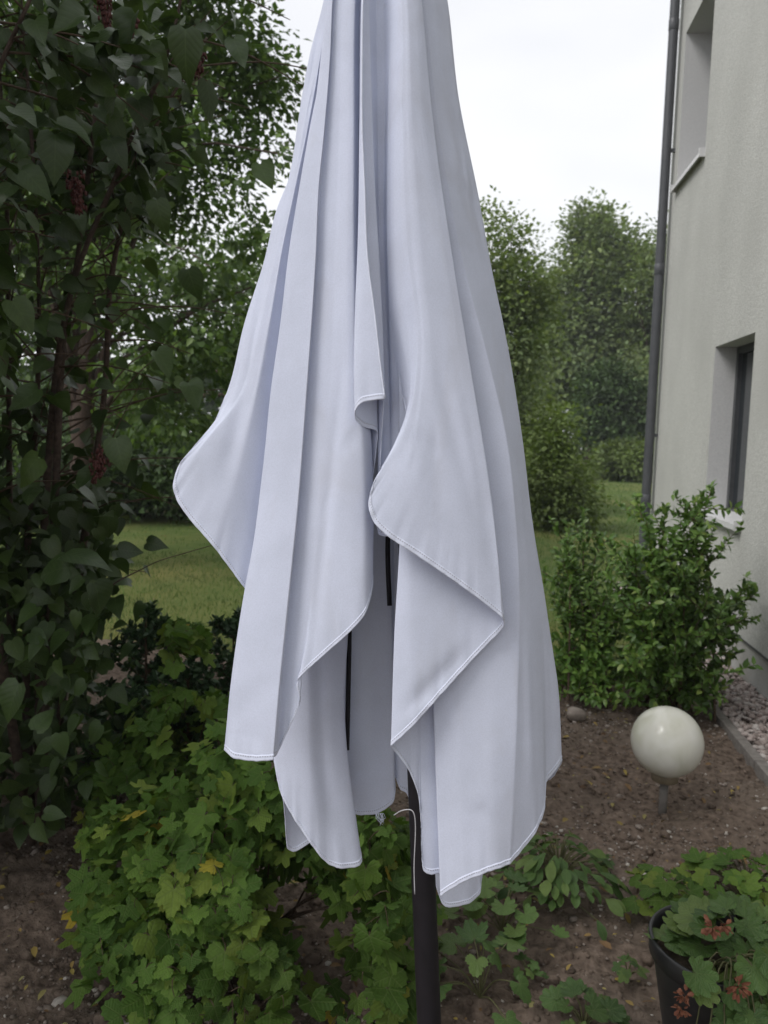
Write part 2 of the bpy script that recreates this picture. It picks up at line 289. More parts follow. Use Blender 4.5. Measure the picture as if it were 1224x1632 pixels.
M['tree_c'] = leaf_mat('tree_leaf_light', [(0, (0.093, 0.137, 0.035)), (0.5, (0.128, 0.179, 0.045)), (1, (0.170, 0.221, 0.065))], rough=0.55, trans=0.36)
M['tree_far'] = leaf_mat('tree_leaf_hazed', [(0, (0.116, 0.161, 0.068)), (0.5, (0.161, 0.217, 0.088)), (1, (0.232, 0.280, 0.112))], rough=0.6, trans=0.38)  # paler, greyer green: distance haze mixed into the leaf colour
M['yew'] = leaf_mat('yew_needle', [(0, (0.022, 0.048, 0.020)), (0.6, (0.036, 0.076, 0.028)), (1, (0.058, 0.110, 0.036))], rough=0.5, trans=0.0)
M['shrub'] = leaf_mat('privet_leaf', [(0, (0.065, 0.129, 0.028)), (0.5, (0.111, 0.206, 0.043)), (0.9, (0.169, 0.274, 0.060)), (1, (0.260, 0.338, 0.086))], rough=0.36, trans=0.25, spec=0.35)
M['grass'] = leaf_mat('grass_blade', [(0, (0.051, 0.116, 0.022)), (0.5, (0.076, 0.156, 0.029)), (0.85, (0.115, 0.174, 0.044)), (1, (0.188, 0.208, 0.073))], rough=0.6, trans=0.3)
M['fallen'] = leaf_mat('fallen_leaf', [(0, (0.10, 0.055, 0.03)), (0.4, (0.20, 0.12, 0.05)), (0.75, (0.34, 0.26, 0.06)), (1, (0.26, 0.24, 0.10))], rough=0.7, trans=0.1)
# lamp globe: aged opal plastic, green algae film on one side
m, t, b, l = new_mat('opal_globe'); ge = N(t, 'ShaderNodeNewGeometry'); n1 = N(t, 'ShaderNodeTexNoise', Scale=8.0, Detail=7.0, Distortion=0.6); l(ge.outputs['Position'], n1.inputs['Vector'])
r = ramp(t, [(0.30, (0.58, 0.58, 0.47)), (0.52, (0.71, 0.70, 0.62)), (0.70, (0.77, 0.76, 0.70))]); l(n1.outputs['Fac'], r.inputs['Fac']); l(r.outputs[0], b.inputs['Base Color'])
b.inputs['Roughness'].default_value = 0.22; b.inputs['Subsurface Weight'].default_value = 0.15; b.inputs['Subsurface Radius'].default_value = (0.03, 0.03, 0.02); M['globe'] = m
M['lamp_post'] = noise_mat('lamp_post_grey', (0.14, 0.13, 0.12), (0.2, 0.185, 0.17), 30, rough=0.6, bump=0.05)
M['collar'] = noise_mat('lamp_collar', (0.16, 0.13, 0.085), (0.24, 0.20, 0.14), 30, rough=0.6, bump=0.05)

# ------------------------------------------------------------------ leaf shapes: x along the leaf (0..1), y across, z off the blade
def tpl(V, F3): return np.array(V, float), np.array(F3, int)
def strip_leaf(stations, fold=0.25, droop=0.15):
    """stations: list of (x, halfwidth); base and tip have zero width"""
    V = []; Fc = []
    n = len(stations)
    for x, h, in stations:
        z = -droop*x*x
        V += [(x, h, z+fold*h), (x, 0, z), (x, -h, z+fold*h)]
    for i in range(n-1):
        a = 3*i; c = 3*(i+1)
        for k in (0, 1):
            if stations[i][1] > 0 and stations[i+1][1] > 0: Fc += [(a+k, c+k, c+k+1), (a+k, c+k+1, a+k+1)]
            elif stations[i][1] > 0: Fc += [(a+k, c+1, a+k+1)]
            else: Fc += [(a+1, c+k, c+k+1)]
    return tpl(V, Fc)
DIAMOND = tpl([(0, 0, 0), (.45, .32, .08), (1, 0, -.1), (.45, -.32, .08)], [(0, 2, 1), (0, 3, 2)])
ELLIPT = strip_leaf([(0, 0), (.3, .22), (.65, .2), (1, 0)], .3, .2)
NEEDLE = tpl([(0, .05, 0), (1, 0, 0), (0, -.05, 0)], [(0, 2, 1)])
BLADE = tpl([(0, .5, 0), (1, 0, .0), (0, -.5, 0)], [(0, 2, 1)])
def heart(fold, droop):
    V, Fc = strip_leaf([(0.0, .14), (0.06, .33), (.22, .40), (.42, .37), (.62, .27), (.82, .13), (1, 0)], fold, droop)
    V[0][0] = -.10; V[2][0] = -.10; V[3][0] = -0.01; V[5][0] = -0.01      # lobes behind the stalk
    return V, Fc
HEARTS = [heart(.25, .25), heart(.12, .5), heart(.4, .1), heart(.2, -.1), heart(.55, .35), heart(.05, .7), heart(-.15, .3)]
for k_, (V_, F_) in enumerate(HEARTS[1:]):
    V_[:, 2] += .10*V_[:, 1]*np.sin(V_[:, 0]*5+k_)+.03*np.sin(V_[:, 0]*9+k_*2); V_[:, 1] += .10*V_[:, 0]**2*math.sin(k_*1.7); V_[:, 1] *= 1+.12*math.sin(k_*2.3)
def palmate(amp, lobes, rmin, cup, teeth, seed, n=36):
    q = random.Random(seed); V = [(0.0, 0, 0)]; Fc = []
    for i in range(n+1):
        a = math.radians(-152+304*i/n)
        ph = (a/math.radians(304)+.5)*lobes
        lob = abs(math.sin(math.pi*ph))**0.75
        env = 0.62+0.38*math.cos(a*0.55)**2
        rr = env*(rmin+(1-rmin)*lob)*(1+teeth*(1 if i % 2 else -1))*(1+q.uniform(-.03, .03))
        x, y = rr*math.cos(a), rr*math.sin(a)
        V.append((x*.62+.0, y*.62, amp*(lob-.5)+cup*rr*rr+q.uniform(-.01, .01)))
    for i in range(1, n+1): Fc.append((0, i, i+1))
    return tpl(V, Fc)
CURRANTS = [palmate(.06, 5, .60, -.10, .05, 1), palmate(.07, 5, .66, -.25, .05, 2), palmate(.05, 5, .58, .12, .06, 3), palmate(.08, 3, .64, -.15, .05, 4), palmate(.09, 5, .63, -.4, .06, 12)]
for k_, (V_, F_) in enumerate(CURRANTS): V_[:, 2] += (-.25, .3, 0, -.2, .15)[k_]*V_[:, 0]**2+.25*np.abs(V_[:, 1])*(0, .6, 1, .3, 1)[k_]
CURR_LO = palmate(.06, 5, .55, -.1, 0, 9, 15)
SCALLOPS = [palmate(.05, 9, .82, .16, .0, 5), palmate(.05, 9, .84, .05, .0, 6), palmate(.06, 7, .8, .25, .0, 7)]
LANCE = [strip_leaf([(0, .03), (.2, .14), (.45, .27), (.7, .26), (.88, .15), (1, 0)], .35, .15), strip_leaf([(0, .03), (.2, .12), (.45, .24), (.7, .24), (.88, .13), (1, 0)], .2, .4)]

def frames(A, Nn):
    A = unit(np.asarray(A, float)); Nn = np.asarray(Nn, float)
    B = unit(np.cross(Nn, A)); Nn = np.cross(A, B); return A, B, Nn
def leaf_mesh(name, P, A, Nn, S, tp, smooth=False):
    V, Fc = tp; A, B, Nn = frames(A, Nn); P = np.asarray(P, float); S = np.asarray(S, float)[:, None, None]
    W = P[:, None]+S*(V[None, :, 0:1]*A[:, None]+V[None, :, 1:2]*B[:, None]+V[None, :, 2:3]*Nn[:, None])
    n, m = len(P), len(V); idx = (np.arange(n)[:, None, None]*m+Fc[None]).reshape(-1, 3)
    uv = np.tile(V[:, :2], (n, 1))
    return mesh_np(name, W.reshape(-1, 3), idx, 3, smooth, uv)
TPL_ME = {}
def leaf_objs(name, P, A, Nn, S, tps, mat, parent):
    key = (id(tps), mat.name)
    if key not in TPL_ME:
        TPL_ME[key] = []
        for V, Fc in tps:
            me = mesh_np(name, V, Fc, 3, True, V[:, :2].copy()); me.materials.append(mat); TPL_ME[key].append(me)
    A, B, Nn = frames(A, Nn); inv = world_inv(parent)
    for i in range(len(P)):
        o = bpy.data.objects.new(name, rnd.choice(TPL_ME[key])); COL.objects.link(o); o.parent = parent; o.matrix_parent_inverse = inv
        s = float(S[i]); mt = Matrix.Identity(4)
        for k in range(3): mt[k][0], mt[k][1], mt[k][2], mt[k][3] = A[i][k]*s, B[i][k]*s, Nn[i][k]*s, P[i][k]
        o.matrix_basis = mt
def vnoise(P, freq, seed):
    q = np.random.default_rng(seed); s = np.zeros(len(P))
    for k in range(10):
        d = q.normal(size=3); d *= freq*q.uniform(.5, 1.6)/np.linalg.norm(d); s += np.sin(P@d+q.uniform(0, 6.28))
    return s/math.sqrt(5)

# ------------------------------------------------------------------ ground, lawn, grass
def axis_coords(dense0, dense1, step, far0, far1):
    a = list(np.arange(dense0, dense1, step)); g = []; x = dense1; s = step
    while x < far1: g.append(x); s *= 1.25; x += s
    g.append(far1); h = []; x = dense0; s = step
    while x > far0: s *= 1.25; x -= s; h.append(x)
    return np.array(h[::-1]+a+g)
def ground_h(X, Y):
    P = np.stack([X.ravel(), Y.ravel(), 0*X.ravel()], 1)
    near = np.clip(1-(np.hypot(P[:, 0], P[:, 1]-2.6)-2.2)/2, 0, 1)
    h = near*(0.012*vnoise(P, 5, 1)+0.007*vnoise(P, 18, 2)+0.006*vnoise(P, 55, 3)+0.004*vnoise(P, 130, 4))
    return h.reshape(X.shape)-0.012
xs = axis_coords(-1.7, 1.7, .018, -80, 80); ys = axis_coords(1.4, 5.0, .018, -20, 85)
X, Y = np.meshgrid(xs, ys); Z = ground_h(X, Y)
nx, ny = len(xs), len(ys); ii = np.arange(ny-1)[:, None]*nx+np.arange(nx-1)[None]
o = link('ground', mesh_np('ground', np.stack([X, Y, Z], -1).reshape(-1, 3), np.stack([ii, ii+1, ii+nx+1, ii+nx], -1).reshape(-1, 4), 4, True), M['soil'])
o['kind'] = 'structure'
def lawn_edge(x): return 4.62+0.10*math.sin(x*2.1)+0.05*math.sin(x*5.7+1)-0.12*min(max(x, -3), 0)
lx = np.linspace(-60, 60, 241); rows = []
lys = np.concatenate([[0, .05], np.geomspace(.2, 60, 60)])
LV = np.array([[(x, lawn_edge(x)+dy, (-.03 if dy == 0 else 0.012)+(0.008*math.sin(x*3+dy*2) if 0 < dy < 8 else 0)) for x in lx] for dy in lys]); nl = len(lx)
ii = np.arange(len(lys)-1)[:, None]*nl+np.arange(nl-1)[None]
o = link('lawn', mesh_np('lawn', LV.reshape(-1, 3), np.stack([ii, ii+1, ii+nl+1, ii+nl], -1).reshape(-1, 4), 4, True), M['lawn']); o['kind'] = 'structure'
# grass blades, thinning with distance
n = 90000; tt = 4.5*np.exp(rng.uniform(0, 1, n)*math.log(34/4.5)); ang = rng.uniform(-.62, .42, n)
gx = np.sin(ang)*tt; gy = np.cos(ang)*tt
ed = np.array([lawn_edge(x) for x in gx]); k = (gy > ed+rng.normal(0, .05, n)) & ~((gx > 1.2) & (gy < 8.2)); 
P = np.stack([gx, gy, np.full(n, .012)], 1)
dry = vnoise(P, 1.3, 8); bare = (gy > 8.6) & (gy < 12.5) & (gx < -2) & (rng.uniform(size=n) < .75)
k &= (dry < 1.5) & ~bare
P = P[k]; n = len(P); A = unit(np.stack([rng.normal(0, .35, n), rng.normal(0, .35, n), np.ones(n)], 1)); Nn = rng.normal(size=(n, 3))
V, Fc = BLADE; dist = np.hypot(P[:, 0], P[:, 1]); A_, B_, N_ = frames(A, Nn)
hgt = rng.uniform(.03, .07, n); wid = .0035*np.clip(dist/4.5, 1, 5)
W = P[:, None]+V[None, :, 0:1]*A_[:, None]*hgt[:, None, None]+V[None, :, 1:2]*B_[:, None]*wid[:, None, None]
o = link('grass', mesh_np('grass', W.reshape(-1, 3), np.arange(3*n).reshape(-1, 3), 3), M['grass'])
tag(o, 'short mown grass blades covering the lawn', 'grass', kind='stuff')

# stones
bm = bmesh.new(); bmesh.ops.create_icosphere(bm, subdivisions=1, radius=1); me = from_bm('t', bm)
ICO = np.array([v.co[:] for v in me.vertices]), np.array([p.vertices[:] for p in me.polygons]); bpy.data.meshes.remove(me)
def stones(name, P, S, mat, flat=.65):
    n = len(P); V, Fc = ICO; q = rng.normal(size=(n, 3, 3)); 
    A = unit(np.stack([rng.normal(size=n), rng.normal(size=n), rng.normal(0, .25, n)], 1)); Nn = np.tile([0, 0, 1.0], (n, 1)); A, B, Nn = frames(A, Nn)
    jit = 1+rng.uniform(-.22, .22, (n, len(V)))
    W = V[None]*jit[..., None]; sc = np.stack([rng.uniform(.9, 1.5, n), np.ones(n), rng.uniform(flat-.15, flat+.15, n)], 1)
    W = W*sc[:, None]*S[:, None, None]
    W = P[:, None]+W[..., 0:1]*A[:, None]+W[..., 1:2]*B[:, None]+W[..., 2:3]*Nn[:, None]
    idx = (np.arange(n)[:, None, None]*len(V)+Fc[None]).reshape(-1, 3)
    return link(name, mesh_np(name, W.reshape(-1, 3), idx, 3, True), mat)
n = 7000; P = np.stack([rng.uniform(1.35, 1.66, n), rng.uniform(1.6, 7.9, n), rng.uniform(0.0, .03, n)], 1)
tag(stones('gravel', P, rng.uniform(.008, .019, n), M['gravel']), 'pinkish grey gravel strip along the house wall', 'gravel', kind='stuff')
n = 15000; P = np.stack([rng.uniform(-1.6, 1.3, n), rng.uniform(1.5, 4.8, n), np.zeros(n)], 1)
dens = .25+.75*(vnoise(P, 3.2, 21) > .1)*((P[:, 1] < 2.95) | (P[:, 1] > 3.9)); P = P[rng.uniform(size=n) < dens]; n = len(P)
P[:, 2] = ground_h(P[:, 0], P[:, 1])+.002
tag(stones('soil_pebbles', P, np.exp(rng.normal(-5.5, .5, n)), M['pebble']), 'small pale pebbles strewn over the brown garden soil', 'pebbles', kind='stuff')
rk = G(918, 1142)
def rock(loc, s, label):
    bm = bmesh.new(); bmesh.ops.create_icosphere(bm, subdivisions=3, radius=1)
    for v in bm.verts:
        p = np.array([v.co[:]]); f = 1+.14*vnoise(p, 2.2, 5)[0]+.05*vnoise(p, 7, 6)[0]; v.co = Vector((v.co.x*1.25*s*f, v.co.y*.9*s*f, v.co.z*.75*s*f))
    o = link('stone', from_bm('stone', bm), M['rockm'], None, True); o.location = Vector(loc)+Vector((0, 0, s*.45)); tag(o, label, 'stone')
M['rockm'] = noise_mat('fieldstone', (0.20, 0.17, 0.145), (0.34, 0.29, 0.25), 22, rough=0.9, bump=0.5, dist=0.006)
rock(rk, .05, 'fist-sized tan fieldstone at the foot of the leafy shrub')
n = 9000; P = np.stack([rng.uniform(-1.6, 1.28, n), rng.uniform(1.5, 4.7, n), np.zeros(n)], 1); P[:, 2] = ground_h(P[:, 0], P[:, 1])
tag(stones('soil_crumbs', P, np.exp(rng.normal(-5.1, .45, n)), M['soil'], .8), 'loose crumbs and clods of brown garden soil', 'soil', kind='stuff')
# fallen leaves on soil and lawn
n = 1680; P = np.concatenate([np.stack([rng.uniform(-1.6, 1.2, 1400), rng.uniform(1.5, 4.7, 1400), np.full(1400, .004)], 1), np.stack([rng.uniform(-4.5, 1.0, 280), rng.uniform(5, 11, 280), np.full(280, .06)], 1)])
A = np.stack([rng.normal(size=n), rng.normal(size=n), rng.normal(0, .2, n)], 1); Nn = np.stack([rng.normal(0, .3, n), rng.normal(0, .3, n), np.ones(n)], 1)
o = link('fallen_leaves', leaf_mesh('fallen_leaves', P, A, Nn, np.exp(rng.normal(-3.9, .4, n)), ELLIPT), M['fallen']); tag(o, 'dry yellow and brown leaves fallen on soil and lawn', 'leaves', kind='stuff')

# edging along the gravel strip
ek = bpy.data.objects.new('garden_edging', None); COL.objects.link(ek); ek.location = (1.325, 3, 0); ek['kind'] = 'structure'
for i in range(13):
    y0 = 1.6+i*.5
    o = box_obj('edging_stone', (1.30+rnd.uniform(-.004, .004), y0+.004, -.1), (1.348, y0+.496, .028+rnd.uniform(-.006, .006)), M['concrete'], ek, .006)

# ------------------------------------------------------------------ house
WX = 1.65
house = empty('house', (WX, 3, 0), 'house with pale grey roughcast wall and deep window recesses', 'house')
wins = [(5.10, 5.93, 0.95, 2.16), (6.56, 7.46, 3.73, 5.05), (2.6, 3.9, 3.73, 5.05)]
Y0, Y1, Z0, Z1 = -2.5, 7.74, 0.26, 6.1; DEP = .20
def quads_obj(name, qs, mat, parent):
    V = np.array([v for q in qs for v in q]); return link(name, mesh_np(name, V, np.arange(len(V)).reshape(-1, 4), 4), mat, parent)
yb = sorted({Y0, Y1, *[a for w_ in wins for a in w_[:2]]}); zb = sorted({Z0, Z1, *[a for w_ in wins for a in w_[2:]]})
qs = []
for ya, yc in zip(yb, yb[1:]):
    for za, zc in zip(zb, zb[1:]):
        ym, zm = (ya+yc)/2, (za+zc)/2
        if any(a < ym < b_ and c < zm < d for a, b_, c, d in wins): continue
        qs.append([(WX, ya, za), (WX, ya, zc), (WX, yc, zc), (WX, yc, za)])
qs.append([(WX, Y1, Z0), (WX, Y1, Z1), (WX+7, Y1, Z1), (WX+7, Y1, Z0)])
qs.append([(WX, Y0, Z0), (WX+7, Y0, Z0), (WX+7, Y0, Z1), (WX, Y0, Z1)])
qs.append([(WX+7, Y0, Z0), (WX+7, Y1, Z0), (WX+7, Y1, Z1), (WX+7, Y0, Z1)])
wall = quads_obj('wall', qs, M['stucco'], house)
bm = bmesh.new(); box(bm, (WX+.012, Y0+.02, -.2), (WX+6.98, Y1-.02, Z0-.002)); link('plinth', from_bm('plinth', bm), M['plinth'], house)
quads_obj('plinth_edge', [[(WX-.004, Y0, Z0-.012), (WX-.004, Y1+.004, Z0-.012), (WX-.004, Y1+.004, Z0+.004), (WX-.004, Y0, Z0+.004)], [(WX-.004, Y0, Z0-.012), (WX+.03, Y0, Z0-.012), (WX+.03, Y1, Z0-.012), (WX-.004, Y1, Z0-.012)]], M['zinc'], house)
for a, b_, c, d in wins:
    DEP = .20 if c < 2 else .34
    w_ = quads_obj('window', [[(WX, a, c), (WX+DEP, a, c), (WX+DEP, a, d), (WX, a, d)], [(WX, b_, c), (WX, b_, d), (WX+DEP, b_, d), (WX+DEP, b_, c)],
        [(WX, a, d), (WX+DEP, a, d), (WX+DEP, b_, d), (WX, b_, d)], [(WX, a, c), (WX, b_, c), (WX+DEP, b_, c), (WX+DEP, a, c)]], M['reveal'], house)
    bm = bmesh.new(); f = .05; x0, x1 = WX+DEP-.05, WX+DEP+.02
    box(bm, (x0, a+.002, c+.004), (x1, a+f, d-.002)); box(bm, (x0, b_-f, c+.004), (x1, b_-.002, d-.002)); box(bm, (x0+.001, a+f, c+.004), (x1, b_-f, c+f)); box(bm, (x0+.001, a+f, d-f), (x1, b_-f, d-.002))
    link('frame', from_bm('frame', bm), M['frame'], w_)
    quads_obj('pane', [[(WX+DEP-.02, a+f-.01, c+f-.01), (WX+DEP-.02, a+f-.01, d-f+.01), (WX+DEP-.02, b_-f+.01, d-f+.01), (WX+DEP-.02, b_-f+.01, c+f-.01)]], M['glass'], w_)
    # sheet-metal sill: sloped tray with upturned end caps and a drip nose
    bm = bmesh.new()
    prof = [(WX+DEP-.052, c+.032), (WX-.045, c+.006), (WX-.047, c-.030), (WX-.041, c-.030), (WX-.039, c-.002), (WX+DEP-.052, c+.026)]
    ra = [bm.verts.new((x, a+.004, z)) for x, z in prof]; rb = [bm.verts.new((x, b_-.004, z)) for x, z in prof]
    for i in range(6): bm.faces.new((ra[i], ra[(i+1) % 6], rb[(i+1) % 6], rb[i]))
    bm.faces.new(ra[::-1]); bm.faces.new(rb)
    for yy in (a-.012, b_-.002): box(bm, (WX-.05, yy, c-.034), (WX+.004 if 1 else 0, yy+.014, c+.034), .003)
    bmesh.ops.recalc_face_normals(bm, faces=bm.faces); link('sill', from_bm('sill', bm), M['sill'], w_)
# roof
bm = bmesh.new(); e = .35; xm = WX+3.5
vv = [bm.verts.new(c) for c in ((WX-e, Y0-e, 6.0), (WX+7+e, Y0-e, 6.0), (WX+7+e, Y1+e, 6.0), (WX-e, Y1+e, 6.0), (xm, Y0-e, 8.6), (xm, Y1+e, 8.6))]
for f in ((0, 1, 2, 3), (0, 3, 5, 4), (1, 4, 5, 2), (0, 4, 1), (3, 2, 5)): bm.faces.new([vv[i] for i in f])
bmesh.ops.recalc_face_normals(bm, faces=bm.faces); link('roof', from_bm('roof', bm), M['roof'], house)
# downpipe with collars and brackets
py_, px_ = 7.62, WX-.075
dp = tube_obj('downpipe', [(px_, py_, z) for z in np.linspace(.05, 6.0, 30)], .043, M['zinc'], house, 20)
for z in (0.9, 3.05, 5.2):
    tube_obj('pipe_collar', [(px_, py_, z-.05), (px_, py_, z-.045), (px_, py_, z+.045), (px_, py_, z+.05)], [.043, .0465, .0465, .043], M['zinc'], dp, 20)
for z in (1.5, 4.1): box_obj('pipe_bracket', (px_+.03, py_-.012, z), (WX+.01, py_+.012, z+.03), M['zinc'], dp)

# ------------------------------------------------------------------ trees
def tree(name, label, base, blobs, nclump, per, leaf, size, mat, group=None, trunk_r=.12, bark=None, clump_r=.35, gap=-.3, seed=1, cat='tree', fork=.35, hang=.3, gapf=2.5, limbs=26):
    base = np.asarray(base, float); q = np.random.default_rng(seed)
    root = empty(name, base, label, cat, group)
    C = []
    vol = np.array([b_[3]*b_[4]*b_[5] for b_ in blobs])**.7; vol = vol/vol.sum()
    for b_, f in zip(blobs, vol):
        n = int(nclump*f*1.5)+1; d = unit(q.normal(size=(n, 3))); rr = q.uniform(0.05, 1, n)**.42
        C.append(np.array(b_[:3])+d*rr[:, None]*np.array(b_[3:6]))
    C = np.concatenate(C); C = C[C[:, 2] > base[2]+.12]
    C = C[vnoise(C, gapf, seed+3) > gap]; q.shuffle(C); C = C[:nclump]
    ctr = np.mean(C, 0)
    n = len(C); m = n*per; cr = clump_r*q.uniform(.6, 1.4, n)
    off = q.normal(size=(n, per, 3))*np.array([1, 1, .62])*cr[:, None, None]*.6
    P = (C[:, None]+off).reshape(-1, 3); outw = unit((C-ctr)*np.array([1, 1, .8]))
    A = unit(off+outw[:, None]*.4*cr[:, None, None]+np.array([0, 0, -hang])*cr[:, None, None]).reshape(-1, 3)+q.normal(0, .45, (m, 3))
    Nn = np.array([0, 0, 1.0])+q.normal(0, .5, (m, 3))+np.repeat(outw, per, 0)*.5
    k = P[:, 2] > .04; P, A, Nn = P[k], A[k], Nn[k]
    o = link('crown', leaf_mesh('crown', P, A, Nn, size*q.uniform(.6, 1.3, len(P)), leaf), mat, root); o['kind'] = 'stuff'
    # trunk and limbs
    top = ctr+np.array([0, 0, .25*(C[:, 2].max()-ctr[2])]); fk = base+(top-base)*fork
    T = Tubes(); tp = spline([base-[0, 0, .1], base+(fk-base)*.5+q.normal(0, .03, 3), fk, (fk+top)/2+q.normal(0, .08, 3), top], 14)
    T.add(tp, np.linspace(trunk_r, trunk_r*.25, 14), 9)
    for c in C[:limbs]:
        h = q.uniform(.3, .95); s = tp[int(h*13)]; mid = (s+c)/2+np.array([0, 0, .12*np.linalg.norm(c-s)])+q.normal(0, .05, 3)
        T.add(spline([s, mid, c], 7), np.linspace(trunk_r*.32*(1.2-h), trunk_r*.05, 7), 5)
    link('trunk', T.mesh('trunk'), bark or M['bark'], root)
    return root
def gz(px, t):   # ground point under image column px at range t
    p = U(px, 690, t); return np.array([p[0], p[1], 0.0])
def blob(px, py, t, rx, ry, rz): c = U(px, py, t); return (c[0], c[1], c[2], rx, ry, rz)
LG = 'trees and bushes beyond the lawn on the lilac side'
tree('broadleaf_tree', 'tall small-leaved tree behind the lilac, its thin crown edge against white sky', gz(120, 7.8),
     [blob(60, 60, 7.8, 2.0, 1.4, 2.6), blob(260, 330, 7.6, 1.3, 1.1, 1.5), blob(300, -60, 7.8, .75, .8, .9), blob(395, 120, 7.7, .42, .6, .55), blob(425, 280, 7.5, .5, .8, .7), blob(330, 610, 7.7, 1.0, 1.0, .8), blob(-60, 620, 7.7, .9, 1.0, .8)],
     880, 52, DIAMOND, .092, M['tree_a'], LG, .16, clump_r=.24, gap=-.30, seed=4, gapf=3.2)
tree('broadleaf_tree', 'broad dark tree at the far lawn edge behind the lilac', gz(120, 14),
     [blob(100, 430, 14, 4.2, 2, 3.0), blob(420, 560, 13.5, 2.6, 2, 2.4), blob(-200, 300, 14, 3, 2, 4), blob(250, 690, 13, 3.4, 1.6, 1.2)], 1500, 26, DIAMOND, .14, M['tree_a'], LG, .25, clump_r=.42, gap=.12, seed=9, gapf=1.7)
for i, (px, t, rx, rz, lb, mt) in enumerate(((60, 11.8, 1.6, 1.1, 'low dark bush at the lawn edge under the lilac branches', 'tree_b'), (270, 12.3, 1.5, .95, 'low dark bush behind the brown bare patch of lawn', 'tree_b'), (440, 13.2, 1.5, 1.0, 'low bush half hidden by the parasol flap at the lawn edge', 'tree_a'))):
    g = gz(px, t); tree('bush', lb, g, [(g[0], g[1], rz*.8, rx, 1, rz)], 330, 26, DIAMOND, .09, M[mt], LG, .05, clump_r=.26, gap=-2, seed=30+i, cat='bush', limbs=8)
RG = 'trees and bushes beyond the lawn on the house side'
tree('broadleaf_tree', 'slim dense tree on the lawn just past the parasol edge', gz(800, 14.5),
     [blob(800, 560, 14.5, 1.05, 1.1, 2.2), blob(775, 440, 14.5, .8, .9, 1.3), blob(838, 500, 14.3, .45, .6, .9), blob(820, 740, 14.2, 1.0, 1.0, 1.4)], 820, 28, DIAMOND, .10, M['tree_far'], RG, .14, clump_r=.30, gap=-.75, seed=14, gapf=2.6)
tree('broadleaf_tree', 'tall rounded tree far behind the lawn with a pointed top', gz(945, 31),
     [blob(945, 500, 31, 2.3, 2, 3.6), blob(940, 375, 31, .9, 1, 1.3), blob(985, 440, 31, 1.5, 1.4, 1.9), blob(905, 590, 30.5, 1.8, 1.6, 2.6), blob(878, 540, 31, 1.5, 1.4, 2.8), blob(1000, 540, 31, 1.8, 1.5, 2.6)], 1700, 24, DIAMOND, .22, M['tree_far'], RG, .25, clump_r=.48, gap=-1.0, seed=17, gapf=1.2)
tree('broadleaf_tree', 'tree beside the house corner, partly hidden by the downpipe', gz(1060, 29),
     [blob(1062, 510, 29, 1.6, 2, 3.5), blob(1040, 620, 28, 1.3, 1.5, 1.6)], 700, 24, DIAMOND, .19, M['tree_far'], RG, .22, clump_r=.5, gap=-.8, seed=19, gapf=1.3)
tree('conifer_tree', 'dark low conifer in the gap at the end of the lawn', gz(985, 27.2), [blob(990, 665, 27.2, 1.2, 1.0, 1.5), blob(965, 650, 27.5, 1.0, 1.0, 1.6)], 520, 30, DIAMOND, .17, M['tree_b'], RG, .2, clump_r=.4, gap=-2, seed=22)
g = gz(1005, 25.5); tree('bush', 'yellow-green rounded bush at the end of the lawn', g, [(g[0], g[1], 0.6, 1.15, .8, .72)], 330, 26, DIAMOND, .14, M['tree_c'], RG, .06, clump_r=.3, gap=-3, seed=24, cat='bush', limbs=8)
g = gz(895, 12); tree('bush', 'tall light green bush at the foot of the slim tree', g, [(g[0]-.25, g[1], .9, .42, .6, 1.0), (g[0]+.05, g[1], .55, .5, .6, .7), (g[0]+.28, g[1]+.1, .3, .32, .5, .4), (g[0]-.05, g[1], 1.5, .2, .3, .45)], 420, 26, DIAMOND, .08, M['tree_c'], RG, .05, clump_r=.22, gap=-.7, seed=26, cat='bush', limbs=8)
# far wood closing the horizon
n = 45000; an = rng.uniform(-.9, .8, n); rr = rng.uniform(42, 48, n); hz = 6.5*(.7+.3*np.sin(an*23)*np.sin(an*9+1)); 
P = np.stack([np.sin(an)*rr, np.cos(an)*rr, rng.uniform(0, 1, n)**.8*hz], 1)
o = link('far_wood', leaf_mesh('far_wood', P, rng.normal(size=(n, 3)), rng.normal(size=(n, 3)), rng.uniform(.3, .6, n), DIAMOND), M['tree_b']); tag(o, 'far-off belt of woodland closing the view behind the trees', 'wood', kind='stuff')

